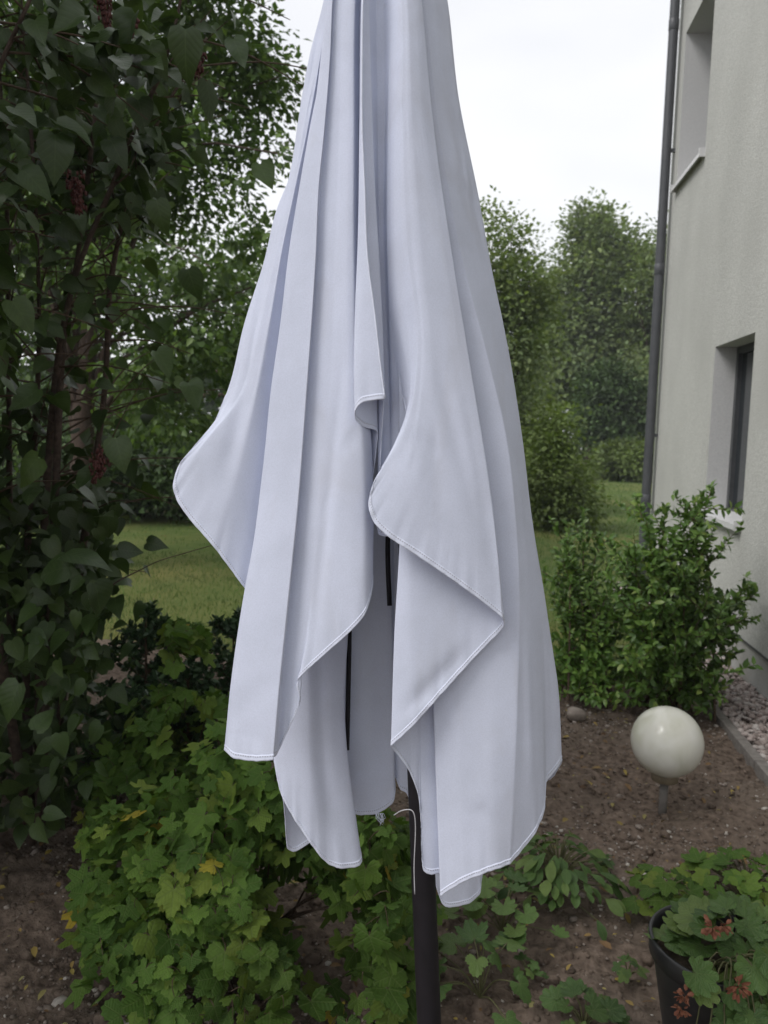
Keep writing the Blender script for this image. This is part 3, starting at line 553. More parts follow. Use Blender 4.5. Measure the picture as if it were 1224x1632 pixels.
# ------------------------------------------------------------------ branching shrubs with leaves along their stems
def shrub(name, label, base, tips, leaf, size, mat, stem_mat, seed, cat='shrub', group=None, step=.02, side=5, r0=.008, start=.25, base_r=.1, leafn=2, up=.5, twiglen=.22):
    q = np.random.default_rng(seed); base = np.asarray(base, float); root = empty(name, base, label, cat, group); T = Tubes(); P = []; A = []
    for tip in tips:
        tip = np.asarray(tip, float); b0 = base+np.array([*q.normal(0, base_r, 2), 0]); mid = b0+(tip-b0)*.5+np.array([0, 0, .12*np.linalg.norm(tip-b0)])+q.normal(0, .03, 3); mid[:2] = b0[:2]+(tip[:2]-b0[:2])*.38
        Lp = [spline([b0, mid, tip], 26)]; T.add(Lp[0], np.linspace(r0, r0*.25, 26), 5)
        for s in range(side):
            k = int(q.uniform(.3, .95)*25); d = unit(Lp[0][min(k+1, 25)]-Lp[0][k-1]+q.normal(0, .6, 3)+np.array([0, 0, .25])); ln = twiglen*q.uniform(.5, 1.2)
            tw = spline([Lp[0][k], Lp[0][k]+d*ln*.5, Lp[0][k]+d*ln+np.array([0, 0, .02])], 9); T.add(tw, np.linspace(r0*.35, r0*.15, 9), 4); Lp.append(tw)
        for j, pl in enumerate(Lp):
            ln = np.sum(np.linalg.norm(np.diff(pl, axis=0), axis=1)); m = max(4, int(ln/step)); u = np.linspace(start if j == 0 else .1, 1, m)*(len(pl)-1); i0 = np.minimum(u.astype(int), len(pl)-2); f = (u-i0)[:, None]
            pp = pl[i0]*(1-f)+pl[i0+1]*f; dd = unit(pl[i0+1]-pl[i0])
            for _ in range(leafn): P.append(pp); A.append(dd*.55+unit(q.normal(size=(m, 3)))*.9+np.array([0, 0, .1]))
    P = np.concatenate(P); A = np.concatenate(A); k = P[:, 2] > .05; P, A = P[k], A[k]; n = len(P)
    Nn = np.array([0, -.35, 1.0])+q.normal(0, up, (n, 3))
    link('stems', T.mesh('stems'), stem_mat, root)
    o = link('foliage', leaf_mesh('foliage', P, A, Nn, size*q.uniform(.65, 1.2, n), leaf), mat, root); o['kind'] = 'stuff'
    return root
q = np.random.default_rng(5)
tipsR = [U(px, py, t) for px, py, t in ((1135, 775, 4.35), (1108, 800, 4.3), (1118, 785, 4.4), (1060, 805, 4.3), (1030, 830, 4.2), (1012, 790, 4.4), (1085, 830, 4.2), (1195, 935, 4.3), (1205, 945, 4.25), (1190, 985, 4.1), (1175, 1010, 4.0), (1125, 850, 4.1), (1115, 895, 4.15), (1000, 870, 4.2), (1040, 900, 4.0), (1090, 910, 3.95), (1130, 950, 3.95), (1060, 960, 3.9), (1010, 960, 4.0), (1160, 1040, 3.95), (1100, 1010, 3.85), (1040, 1030, 3.85), (1000, 1040, 3.95), (1130, 1080, 3.9), (1070, 1080, 3.85), (1020, 1095, 3.95), (1000, 1110, 4.1), (1045, 1118, 4.0), (1090, 1112, 4.0), (1125, 1115, 4.05), (1150, 1100, 4.1), (985, 900, 4.4), (970, 860, 4.5), (1000, 930, 4.3), (975, 980, 4.3), (1015, 1000, 4.1), (985, 1060, 4.15), (1035, 860, 4.3), (1075, 850, 4.2), (1150, 985, 3.95), (1175, 1040, 4.0))]
shrub('leafy_shrub', 'bushy green shrub with small glossy leaves against the house wall', G(1065, 1128), tipsR, ELLIPT, .05, M['shrub'], M['twig'], 61, step=.017, side=8, leafn=2, twiglen=.2)
tipsL = [U(px, py, t) for px, py, t in ((905, 835, 5.0), (930, 815, 5.1), (955, 850, 5.0), (885, 880, 4.9), (975, 890, 4.9), (915, 900, 4.7), (950, 930, 4.7), (880, 950, 4.7), (985, 960, 4.6), (910, 985, 4.5), (945, 1020, 4.4), (890, 1040, 4.5), (970, 1050, 4.4), (925, 1075, 4.35), (865, 910, 4.9), (990, 1010, 4.5), (870, 1010, 4.6), (890, 1085, 4.45), (960, 1095, 4.3), (920, 1100, 4.3), (985, 1085, 4.3))]
shrub('leafy_shrub', 'paler green shrub with small leaves beside the parasol edge, in front of the lawn', G(930, 1105), tipsL, ELLIPT, .048, M['shrub'], M['twig'], 62, step=.018, side=8, leafn=2, twiglen=.2)

# ------------------------------------------------------------------ globe lamp
lb = G(1056, 1291); lamp = empty('globe_lamp', lb, 'white globe garden lamp on a short grey post in bare soil', 'lamp')
gc = lb+np.array([0, 0, .288]); gr_ = .139
bm = bmesh.new(); bmesh.ops.create_uvsphere(bm, u_segments=64, v_segments=40, radius=gr_)
bmesh.ops.translate(bm, verts=bm.verts, vec=gc); link('globe', from_bm('globe', bm), M['globe'], lamp, True)
tube_obj('collar', [gc+[0, 0, z] for z in (-gr_-.022, -gr_-.02, -gr_+.004, -gr_+.02)], [.045, .052, .052, .046], M['collar'], lamp, 28)
tube_obj('post', [lb-[0, 0, .1], lb+[0, 0, .05], gc-[0, 0, gr_+.015]], .0165, M['lamp_post'], lamp, 20)

# ------------------------------------------------------------------ parasol
D0 = 1.30
def Pp(px, py, d): return U(px, py, D0+d)
pb, pt_ = Pp(684, 1632, 0), Pp(602, -470, 0); dirp = (pt_-pb)/(pt_[2]-pb[2]); foot = pb-dirp*pb[2]
par = empty('parasol', foot, 'closed white garden parasol hanging in loose folds on a dark pole', 'parasol')
tube_obj('pole', [foot+dirp*z for z in np.linspace(.02, pt_[2]-.02, 40)], .0205, M['dark_metal'], par, 24)
bm = bmesh.new(); bmesh.ops.create_cone(bm, cap_ends=True, segments=40, radius1=.24, radius2=.22, depth=.08); bmesh.ops.translate(bm, verts=bm.verts, vec=Vector(foot)+Vector((0, 0, .04)))
stand = link('stand', from_bm('stand', bm), M['concrete'], par)
tube_obj('stand_sleeve', [foot+dirp*z for z in (.07, .1, .34, .36)], [.034, .028, .028, .024], M['dark_metal'], stand, 20)
tube_obj('finial', [pt_+dirp*z for z in (-.04, -.01, .03, .06, .075)], [.03, .034, .03, .018, .004], M['dark_metal'], par, 20)
for pts in ([(590, -380, .01), (568, 300, .04), (559, 800, .085), (557, 1000, .085), (553, 1195, .085)], [(606, -380, 0), (614, 300, .0), (626, 700, .01), (618, 860, .01), (621, 965, .015)], [(610, -380, .02), (640, 300, .03), (668, 800, .02), (690, 1120, .02)], [(612, -380, .03), (680, 300, .02), (740, 800, .0), (770, 1200, .0)], [(605, -380, .03), (600, 300, .06), (565, 700, .12), (560, 900, .13)], [(590, -380, -.01), (545, 300, -.03), (510, 700, -.04), (480, 1050, -.05)]):
    tube_obj('rib', spline([Pp(*p) for p in pts], 24), .0045, M['dark_metal'], par, 8)

# canopy: a closed loop of generator lines, apex to hem; each line is (hem depth, [(y, x), ...]) in picture units, converted to metres at the parasol's distance
def c(d, *yx, s=False): return d, yx, s
cols = [
 # back of the left flap and the flap itself
 c(.03, (0, 522), (403, 432), (560, 392), (640, 385)),
 c(.0, (0, 516), (87, 494), (223, 471), (267, 466), (341, 438), (413, 421), (527, 386), (600, 370), (630, 362)),
 c(-.012, (0, 518), (223, 474), (413, 427), (527, 393), (600, 378), (640, 362), (676, 340)),
 c(-.02, (0, 520), (223, 477), (413, 431), (527, 401), (620, 378), (670, 350), (716, 305)),
 c(-.024, (0, 521), (223, 479), (413, 435), (527, 407), (630, 380), (690, 336), (742, 284)),
 c(-.028, (0, 522), (223, 481), (413, 438), (527, 412), (640, 380), (710, 322), (772, 275)),
 c(-.03, (0, 523), (223, 483), (413, 441), (527, 417), (650, 384), (730, 325), (797, 281)),
 c(-.032, (0, 524), (223, 485), (413, 444), (527, 422), (650, 394), (750, 345), (828, 302)),
 c(-.034, (0, 525), (223, 487), (413, 447), (527, 428), (650, 404), (780, 370), (874, 342)),
 c(-.022, (0, 527), (223, 490), (413, 453), (527, 436), (700, 416), (830, 399), (936, 388)),
 c(-.0, (0, 530), (223, 500), (413, 468), (600, 448), (800, 432), (985, 425)),
 c(-.02, (0, 528), (223, 500), (413, 472), (600, 450), (800, 430), (1000, 412), (1120, 405)),
 # front left strip
 c(-.076, (0, 521), (124, 509), (202, 494), (304, 476), (388, 462), (527, 445), (625, 431), (723, 421), (774, 415), (867, 403), (938, 390), (1078, 369), (1196, 357), s=True),
 c(-.080, (0, 522), (202, 498), (388, 469), (527, 454), (625, 441), (774, 426), (938, 402), (1078, 383), (1208, 372)),
 c(-.087, (0, 524), (202, 507), (388, 485), (527, 474), (625, 463), (774, 449), (938, 428), (1078, 413), (1213, 402)),
 c(-.094, (0, 530), (78, 527), (217, 516), (298, 508), (403, 504), (515, 497), (625, 489), (786, 477), (972, 459), (1078, 448), (1212, 436), s=True),
 c(-.082, (0, 529), (217, 514), (403, 500), (631, 485), (972, 454), (1208, 433)),
 c(-.074, (0, 530), (217, 517), (403, 503), (631, 489), (972, 460), (1203, 441)),
 # second strip with the rising hem
 c(-.079, (0, 535), (217, 524), (403, 514), (631, 503), (972, 478), (1158, 462)),
 c(-.083, (0, 541), (217, 533), (403, 524), (631, 515), (900, 497), (1120, 478)),
 c(-.086, (0, 546), (217, 540), (403, 533), (631, 526), (830, 511), (1030, 487), (1086, 473)),
 c(-.092, (0, 552), (217, 547), (403, 543), (631, 540), (830, 527), (1050, 510)),
 c(-.098, (0, 560), (217, 556), (403, 554), (631, 555), (830, 558), (1010, 555)),
 c(-.098, (0, 566), (217, 564), (403, 564), (600, 569), (720, 578), (850, 581), (982, 580)),
 c(-.085, (0, 568), (217, 567), (403, 568), (600, 577), (720, 587), (850, 591), (955, 590)),
 c(-.062, (0, 570), (217, 570), (403, 571), (600, 582), (700, 592), (800, 595), (925, 594)),
 c(-.03, (0, 574), (217, 574), (403, 574), (600, 580), (700, 584), (800, 582), (900, 577)),
 # short centre pleat
 c(-.07, (0, 590), (223, 590), (403, 594), (600, 600), (692, 602)),
 c(-.095, (0, 584), (223, 580), (403, 583), (600, 582), (681, 580)),
 c(-.115, (0, 576), (200, 573), (403, 570), (480, 567), (600, 565), (669, 567)),
 c(-.124, (0, 576), (200, 574), (403, 571), (480, 568), (600, 565), (655, 566)),
 c(-.131, (0, 577), (200, 575), (403, 578), (500, 576), (600, 577), (641, 579)),
 c(-.138, (0, 578), (200, 577), (300, 581), (403, 585), (500, 597), (580, 606), (636, 613), s=True),
 c(-.118, (0, 582), (200, 581), (300, 585), (403, 588), (500, 598), (580, 605), (622, 610)),
 c(-.100, (0, 588), (65, 590), (200, 594), (300, 598), (400, 604), (520, 610), (618, 613), s=True),
 c(-.052, (0, 600), (200, 602), (403, 604), (600, 603), (760, 602), (850, 602)),
 c(-.054, (0, 612), (200, 613), (403, 612), (600, 620), (760, 622), (850, 624)),
 # big right flap
 c(-.080, (0, 621), (223, 618), (403, 617), (500, 622), (600, 634), (638, 640)),
 c(-.102, (0, 628), (223, 627), (403, 628), (520, 637), (610, 648), (665, 648)),
 c(-.112, (0, 632), (223, 632), (403, 636), (560, 652), (640, 651), (692, 640)),
 c(-.120, (0, 636), (223, 637), (403, 643), (560, 660), (650, 652), (732, 617)),
 c(-.126, (0, 640), (223, 642), (403, 650), (560, 666), (680, 646), (772, 594)),
 c(-.128, (0, 644), (223, 647), (403, 657), (560, 672), (700, 650), (805, 587)),
 c(-.130, (0, 647), (223, 652), (403, 664), (600, 676), (740, 648), (833, 596)),
 c(-.130, (0, 650), (223, 658), (403, 672), (600, 688), (760, 666), (858, 622)),
 c(-.126, (0, 656), (223, 666), (403, 684), (600, 704), (780, 696), (886, 665)),
 c(-.121, (0, 662), (223, 675), (403, 697), (600, 720), (780, 728), (920, 715)),
 c(-.115, (0, 667), (223, 683), (403, 709), (600, 737), (800, 760), (956, 765)),
 c(-.106, (0, 672), (133, 684), (223, 694), (403, 720), (600, 752), (800, 784), (920, 797), (985, 801), s=True),
 c(-.088, (0, 671), (223, 692), (403, 717), (600, 748), (800, 781), (920, 796), (1000, 803)),
 # the layer under the flap, folding back left
 c(-.084, (0, 660), (223, 674), (403, 692), (600, 715), (800, 745), (1045, 760)),
 c(-.088, (0, 650), (223, 660), (403, 672), (700, 690), (1110, 700)),
 c(-.090, (0, 640), (223, 645), (403, 650), (700, 655), (900, 653), (1160, 655)),
 c(-.084, (0, 632), (223, 632), (403, 632), (600, 635), (860, 637), (1000, 629), (1189, 623), s=True),
 c(-.064, (0, 634), (223, 634), (403, 634), (600, 637), (860, 639), (1000, 632), (1194, 626)),
 c(-.050, (0, 640), (403, 645), (860, 652), (1225, 650)),
 c(-.044, (0, 645), (403, 652), (860, 664), (1265, 666)),
 c(-.042, (0, 646), (403, 655), (860, 668), (1310, 671)),
 c(-.042, (0, 648), (403, 658), (860, 672), (1100, 671), (1388, 675)),
 c(-.040, (0, 652), (403, 664), (860, 690), (1100, 698), (1393, 704)),
 c(-.030, (0, 656), (403, 670), (860, 710), (1100, 730), (1385, 740)),
 c(-.040, (0, 655), (403, 668), (860, 700), (1150, 712), (1400, 722)),
 # outer right strip
 c(-.060, (0, 654), (403, 668), (860, 684), (1150, 691), (1300, 697), (1430, 702), s=True),
 c(-.070, (0, 660), (403, 690), (800, 720), (1100, 732), (1407, 738)),
 c(-.072, (0, 666), (403, 712), (700, 762), (1000, 782), (1388, 782)),
 c(-.066, (0, 676), (223, 702), (403, 735), (600, 785), (700, 808), (800, 820), (942, 828), (1113, 825), (1377, 813), s=True),
 c(-.046, (0, 690), (223, 716), (403, 748), (600, 795), (800, 831), (942, 843), (1113, 848), (1332, 850)),
 c(-.030, (0, 697), (223, 725), (403, 757), (600, 803), (800, 836), (1000, 858), (1292, 867)),
 c(-.016, (0, 703), (223, 732), (403, 765), (600, 809), (800, 841), (1000, 865), (1248, 870)),
 c(-.004, (0, 708), (223, 738), (403, 771), (600, 815), (800, 844), (1000, 871), (1232, 882)),
 c(.012, (0, 713), (149, 730), (313, 763), (419, 782), (560, 811), (707, 834), (839, 849), (957, 869), (1018, 878), (1092, 889), (1213, 896)),
 c(.045, (0, 708), (313, 750), (560, 800), (839, 838), (1092, 872), (1240, 880)),
 # back panels
 c(0.135, (0, 690), (403, 735), (800, 790), (1290, 815)),
 c(0.120, (0, 672), (403, 705), (800, 745), (1100, 765), (1395, 769)),
 c(0.116, (0, 666), (403, 695), (800, 735), (1100, 757), (1425, 764)),
 c(0.112, (0, 658), (403, 680), (800, 715), (1100, 733), (1441, 742)),
 c(0.110, (0, 650), (403, 664), (800, 690), (1100, 700), (1441, 705)),
 c(0.112, (0, 640), (403, 650), (800, 668), (1100, 672), (1330, 672)),
 c(0.116, (0, 634), (403, 638), (800, 648), (1100, 650), (1264, 648)),
 c(0.120, (0, 630), (403, 632), (800, 640), (1100, 640), (1258, 638)),
 c(0.128, (0, 626), (403, 624), (800, 628), (1100, 628), (1235, 628)),
 c(0.116, (0, 622), (403, 618), (700, 620), (960, 625), (1262, 630)),
 c(0.112, (0, 620), (403, 615), (700, 615), (960, 619), (1281, 625)),
 c(0.116, (0, 610), (403, 604), (700, 600), (1000, 590), (1190, 590), (1297, 600)),
 c(0.122, (0, 598), (403, 590), (700, 578), (1000, 560), (1190, 558), (1299, 570)),
 c(0.135, (0, 585), (403, 565), (700, 545), (1000, 525), (1290, 530)),
 c(0.140, (0, 570), (403, 545), (700, 515), (1000, 495), (1330, 515)),
 c(0.138, (0, 562), (403, 530), (700, 502), (1000, 485), (1341, 497)),
 c(0.136, (0, 556), (403, 518), (700, 492), (1000, 474), (1357, 471)),
 c(0.130, (0, 552), (403, 510), (700, 484), (1000, 466), (1351, 458)),
 c(0.105, (0, 548), (403, 500), (700, 474), (1000, 452), (1280, 452)),
 # inner back layer seen under the rising hem
 c(0.070, (0, 548), (403, 498), (700, 470), (1000, 446), (1213, 437)),
 c(0.056, (0, 550), (403, 502), (700, 478), (1000, 455), (1262, 447)),
 c(0.048, (0, 554), (403, 512), (700, 490), (1000, 470), (1302, 467)),
 c(0.042, (0, 560), (403, 528), (700, 510), (1000, 492), (1352, 500)),
 c(0.048, (0, 566), (403, 545), (700, 530), (1000, 510), (1378, 524)),
 c(0.050, (0, 572), (403, 558), (700, 548), (1000, 532), (1190, 530), (1384, 550)),
 c(0.058, (0, 577), (403, 574), (700, 568), (1000, 555), (1140, 549), (1190, 552), (1280, 564), (1373, 577)),
 c(0.080, (0, 574), (403, 566), (700, 556), (1000, 545), (1140, 541), (1300, 555)),
 c(0.150, (0, 560), (403, 530), (700, 510), (1000, 490), (1200, 500)),
 c(0.150, (0, 545), (403, 490), (700, 460), (960, 440)),
 c(0.120, (0, 530), (403, 455), (600, 425), (780, 430)),
]
NR = 96
def sample_col(dh, yx):
    yx = list(yx); x0 = yx[0][1]; yh = yx[-1][0]
    pts = [(-470, 602+(x0-612)*.10), (-300, 604+(x0-612)*.42), (-140, 609+(x0-612)*.74)]+yx
    a = np.array(pts, float); v = np.linspace(0, 1, NR); v = 1-(1-v)**1.15
    yy = -470+v*(yh+470)
    # monotone-parameter catmull through (y, x)
    sl = np.gradient(a[:, 1], a[:, 0]); i = np.clip(np.searchsorted(a[:, 0], yy, side='right')-1, 0, len(a)-2)
    h = a[i+1, 0]-a[i, 0]; f = (yy-a[i, 0])/h
    xx = (2*f**3-3*f**2+1)*a[i, 1]+(f**3-2*f**2+f)*h*sl[i]+(-2*f**3+3*f**2)*a[i+1, 1]+(f**3-f**2)*h*sl[i+1]
    s = np.clip((yy+470)/(1000+470), 0, 1.15); dd = dh*(.15+.85*s**.8)
    return np.stack([xx, yy, dd], 1)
SC = np.array([sample_col(k[0], k[1]) for k in cols]); SHARP = [k[2] for k in cols]           # (ncol, NR, 3)
ncol = len(SC)
fine = []; owner = []
for i in range(ncol):
    p0, p1, p2, p3 = SC[(i-1) % ncol], SC[i], SC[(i+1) % ncol], SC[(i+2) % ncol]
    gap_ = np.abs((p2-p1)*np.array([1, 1, 1000]))[-1].max(); k = int(np.clip(gap_/6, 4, 14))
    for j in range(k):
        f = j/k; T1 = .36*(p2-p0); T2 = .36*(p3-p1)
        l12 = np.linalg.norm((p2-p1)*[1, 1, 1000], axis=1)[:, None]
        if SHARP[i]: T1 = .0*T1
        if SHARP[(i+1) % ncol]: T2 = .0*T2
        for T_ in (T1, T2):
            tl = np.linalg.norm(T_*[1, 1, 1000], axis=1)[:, None]+1e-6; T_ *= np.minimum(1, 1.0*l12/tl)
        fine.append((2*f**3-3*f**2+1)*p1+(f**3-2*f**2+f)*T1+(-2*f**3+3*f**2)*p2+(f**3-f**2)*T2); owner.append(i)
fine = np.array(fine); owner = np.array(owner)
raysx = (fine[..., 0]-612)/F; raysy = (816-fine[..., 1])/F
dirs = np.stack([raysx, raysy, -np.ones_like(raysx)], -1)@R3.T
W = CAMLOC+dirs*(D0+fine[..., 2])[..., None]
# soft irregular wrinkles, growing towards the hem
fwd = R3@np.array([0, 0, -1.0]); amp = np.clip((fine[..., 1]+100)/900, 0, 1)
nzv = vnoise(W.reshape(-1, 3)*np.array([1, 1, .4]), 26, 71).reshape(amp.shape)*.0014+vnoise(W.reshape(-1, 3)*np.array([1, 1, .25]), 60, 72).reshape(amp.shape)*.0005
W = W+(nzv*amp)[..., None]*fwd
# pulled creases and slack dents: (x1, y1, x2, y2, width, depth in m, first and last column)
def dent(x1, y1, x2, y2, wd, am, c0, c1):
    global W
    ax_, ay_ = x2-x1, y2-y1; L2_ = ax_*ax_+ay_*ay_; qx, qy = fine[..., 0]-x1, fine[..., 1]-y1
    u = (qx*ax_+qy*ay_)/L2_; dd_ = (qx*ay_-qy*ax_)/math.sqrt(L2_)
    e_ = np.exp(-(dd_/wd)**2)*np.clip(np.minimum(u+.15, 1.15-u)/.35, 0, 1)*((owner >= c0) & (owner <= c1))[:, None]
    W = W+(am*e_)[..., None]*fwd
for dn in ((690, 560, 780, 890, 14, .003, 37, 48), (735, 600, 795, 930, 9, .002, 37, 48), (655, 480, 700, 800, 16, .002, 37, 48), (680, 100, 712, 330, 12, .003, 37, 70), (720, 240, 745, 300, 6, -.004, 60, 72), (742, 250, 748, 318, 4, -.004, 60, 72),
    (655, 690, 700, 720, 6, .003, 37, 46), (640, 722, 670, 738, 4, .002, 37, 46), (545, 600, 500, 1020, 9, .0032, 17, 26), (540, 725, 572, 690, 5, .002, 17, 26),
    (372, 1140, 440, 1085, 5, .0018, 11, 16), (368, 1100, 400, 1080, 4, -.0015, 11, 16), (385, 1170, 425, 1180, 8, .002, 11, 16), (756, 1285, 800, 1322, 5, .0025, 62, 68), (740, 1270, 800, 1275, 6, -.0018, 62, 68), (650, 1130, 740, 1040, 12, .004, 49, 53), (640, 1150, 690, 1120, 5, -.002, 49, 53),
    (860, 980, 868, 1190, 8, .004, 65, 72), (840, 1000, 846, 1250, 6, -.003, 65, 72), (400, 560, 360, 760, 14, .004, 1, 10), (440, 330, 400, 560, 6, .003, 1, 10), (500, 60, 470, 300, 5, -.003, 1, 12), (505, 1180, 540, 1330, 14, .004, 91, 98), (590, 1050, 600, 1250, 14, .005, 81, 86)):
    dent(*dn)
for k_ in range(150):
    i_ = rnd.randrange(len(W)); j_ = rnd.randrange(40, NR-2); x_, y_ = fine[i_, j_, :2]; a_ = rnd.choice((rnd.gauss(1.57, .25), rnd.gauss(.9, .35), rnd.gauss(2.2, .35))); l_ = rnd.uniform(12, 55)
    dent(x_-math.cos(a_)*l_, y_-math.sin(a_)*l_, x_+math.cos(a_)*l_, y_+math.sin(a_)*l_, rnd.uniform(2.5, 5), rnd.choice((-1, 1))*rnd.uniform(.0003, .0009), owner[i_]-2, owner[i_]+2)
nf = len(W)
hp = np.linspace(0, 1, 10)**2*.0011; al0 = np.concatenate([[0], np.cumsum(np.linalg.norm(np.diff(W[:, -1], axis=0), axis=1))])
W[:, -10:] += (hp[None]*(np.sin(al0*310+np.sin(al0*47)*2)+.7*np.sin(al0*163+1))[:, None])[..., None]*fwd
tu = np.roll(W, -1, 0)-np.roll(W, 1, 0); tv = np.gradient(W, axis=1); NRM = unit(np.cross(tu, tv))
al = np.concatenate([[0], np.cumsum(np.linalg.norm(np.diff(W[:, -1], axis=0), axis=1))])
seg = np.linalg.norm(np.diff(W, axis=1), axis=2); hd = np.concatenate([np.cumsum(seg[:, ::-1], 1)[:, ::-1], np.zeros((nf, 1))], 1)
cuts = [0, 12, 17, 27, 37, 49, 63, 73, 86, 93, ncol]
HW = .0095
for a, b_ in zip(cuts, cuts[1:]):
    ids = np.where((owner >= a) & (owner < b_))[0]; ids = np.append(ids, (ids[-1]+1) % nf); m = len(ids)
    V = W[ids].reshape(-1, 3); ii = np.arange(m-1)[:, None]*NR+np.arange(NR-1)[None]
    uv = np.stack([np.repeat(al[ids][:, None], NR, 1), hd[ids]], -1).reshape(-1, 2)
    pn = link('canopy_panel', mesh_np('canopy_panel', V, np.stack([ii, ii+1, ii+NR+1, ii+NR], -1).reshape(-1, 4), 4, True, uv), M['fabric'], par)
    # hem: a folded band, both faces, along the lower edge
    K = 6; hv = []; huv = []
    for t_ in np.linspace(0, 1, K):
        tgt = HW*(1-t_)
        pos = np.empty((m, 3)); nn = np.empty((m, 3))
        for r_, idc in enumerate(ids):
            h = hd[idc]; j = max(0, min(NR-2, int(np.searchsorted(-h, -tgt, side='right'))-1)); f = (h[j]-tgt)/(h[j]-h[j+1]+1e-9)
            pos[r_] = W[idc, j]*(1-f)+W[idc, j+1]*f; nn[r_] = NRM[idc, j]
        th = .0006*(1 if 0.02 < t_ < .98 else .6)*(1+.4*math.sin(9*t_))
        hv.append((pos, nn, th)); huv.append(tgt)
    ring = [p+n_*th for p, n_, th in hv]+[p-n_*th for p, n_, th in hv[::-1]]; hh = huv+huv[::-1]; Rn = len(ring)
    V = np.stack(ring, 1).reshape(-1, 3); uv = np.stack([np.repeat(al[ids][:, None], Rn, 1), np.repeat(np.array(hh)[None], m, 0)], -1).reshape(-1, 2)
    i_ = np.arange(m-1)[:, None]*Rn; j_ = np.arange(Rn)[None]; k_ = (j_+1) % Rn
    link('hem', mesh_np('hem', V, np.stack([i_+j_, i_+k_, i_+Rn+k_, i_+Rn+j_], -1).reshape(-1, 4), 4, True, uv), M['hem'], pn)
# seam ridge down the centre pleat, tie cord and frayed corner
tube_obj('seam', spline([Pp(x, y, -.002+d) for x, y, d in ((578, 0, -.1), (577, 100, -.108), (577, 200, -.115), (581, 300, -.121), (585, 403, -.127), (597, 500, -.132), (606, 580, -.136), (613, 634, -.139))], 60), .0011+.0006*np.abs(np.sin(np.linspace(0, 40, 60))), M['hem'], par, 8)
tube_obj('tie_cord', spline([Pp(*p) for p in ((628, 1299, -.03), (640, 1292, -.045), (655, 1291, -.05), (661, 1302, -.05), (662, 1330, -.045), (660, 1380, -.04), (661, 1425, -.04))], 40), .0009, M['cord'], par, 6)
T = Tubes()
for i in range(14): T.add(spline([Pp(598+i, 1296, .06), Pp(600+i+rnd.uniform(-3, 3), 1304, .06), Pp(605+rnd.uniform(-6, 8), 1300+rnd.uniform(6, 16), .06)], 5), np.linspace(.0005, .0002, 5), 4)
link('frayed_threads', T.mesh('frayed_threads'), M['hem'], par)

# ------------------------------------------------------------------ lilac
lb0 = G(60, 1345); lil = empty('lilac_bush', lb0, 'tall lilac with heart-shaped leaves and brown seed clusters, beside the lawn', 'shrub')
LT = 2.75
stems_px = [[(50, 1345, 2.8), (42, 1100, 2.8), (45, 850, 2.8), (62, 560, 2.75), (55, 300, 2.7), (30, -60, 2.7)],
    [(62, 1345, 2.8), (75, 1080, 2.75), (88, 800, 2.7), (100, 560, 2.7), (128, 380, 2.65), (155, 150, 2.6), (175, -80, 2.6)],
    [(66, 1350, 2.8), (62, 1050, 2.8), (80, 700, 2.75), (112, 470, 2.6), (190, 270, 2.5), (265, 90, 2.3), (300, -60, 2.2)],
    [(40, 1340, 2.9), (18, 1000, 2.9), (14, 600, 2.9), (10, 300, 2.8), (-10, -40, 2.8)],
    [(70, 1345, 2.85), (120, 960, 2.85), (165, 640, 2.8), (178, 440, 2.8), (230, 240, 2.7), (330, 60, 2.6)],
    [(50, 1345, 2.7), (-20, 900, 2.4), (-60, 500, 2.2), (-30, 200, 2.0), (60, -30, 1.9)],
    [(60, 1345, 2.75), (100, 1130, 2.7), (150, 965, 2.6), (230, 905, 2.6), (300, 880, 2.65), (380, 858, 2.7)]]
ST = []
for i, s in enumerate(stems_px):
    pl = spline([U(*p) for p in s], 40); ST.append(pl)
    r0 = .004 if i == 6 else .017
    tube_obj('stem', pl, np.linspace(r0, r0*.22, 40)*(1+.12*np.sin(np.linspace(0, 17, 40)+i)), M['bark'], lil, 9)
q = np.random.default_rng(77); T = Tubes(); LP = []; LA = []
for i, pl in enumerate(ST[:6]):
    for k in range(30):
        j = int(q.uniform(.28, .98)*39); s = pl[j]; d = unit(q.normal(size=3)*np.array([1, .8, .5])+np.array([.45, 0, .25])); ln = q.uniform(.15, .55)
        tw = spline([s, s+d*ln*.5+[0, 0, .02], s+d*ln+[0, 0, -.03*ln]], 9); T.add(tw, np.linspace(.004, .0014, 9), 4)
        for u in np.linspace(.35, 1, 6):
            p = tw[int(u*8)]
            for sg in (-1, 1): LP.append(p+q.normal(0, .03, 3)); LA.append(d*.5+sg*np.cross(d, [0, 0, 1])*.9+np.array([0, 0, -.65])+q.normal(0, .3, 3))
link('twigs', T.mesh('twigs'), M['twig'], lil)
LP = np.array(LP); LA = np.array(LA)
v = (LP-CAMLOC)@R3; lpx = 612+F*v[:, 0]/-v[:, 2]; lpy = 816-F*v[:, 1]/-v[:, 2]
lim = np.where(lpy < 330, 330-.2*lpy, np.where(lpy < 760, 265, np.where(lpy < 1000, 175, 130)))+q.normal(0, 28, len(LP))
k = (lpx < lim) & (-v[:, 2] > 1.5) & (LP[:, 2] > .12); LP, LA, dep = LP[k], LA[k], -v[k, 2]; lpx = lpx[k]; lpy = lpy[k]
kk = ~((lpy > 360) & (lpy < 860) & (lpx > 10) & (lpx < 235) & (q.uniform(size=len(lpx)) < .78)) & ~((lpy > 380) & (lpy < 720) & (lpx > 130) & (q.uniform(size=len(lpx)) < .5)); LP, LA, dep, lpx, lpy = LP[kk], LA[kk], dep[kk], lpx[kk], lpy[kk]
inframe = (lpx > -40) & (lpy > -40)
order = np.argsort(np.where(inframe, dep, 99)); near = order[:230]; rest = order[230:]
def leafN(n, q, up=1.0): return np.array([0, -.55, up])+q.normal(0, .45, (n, 3))
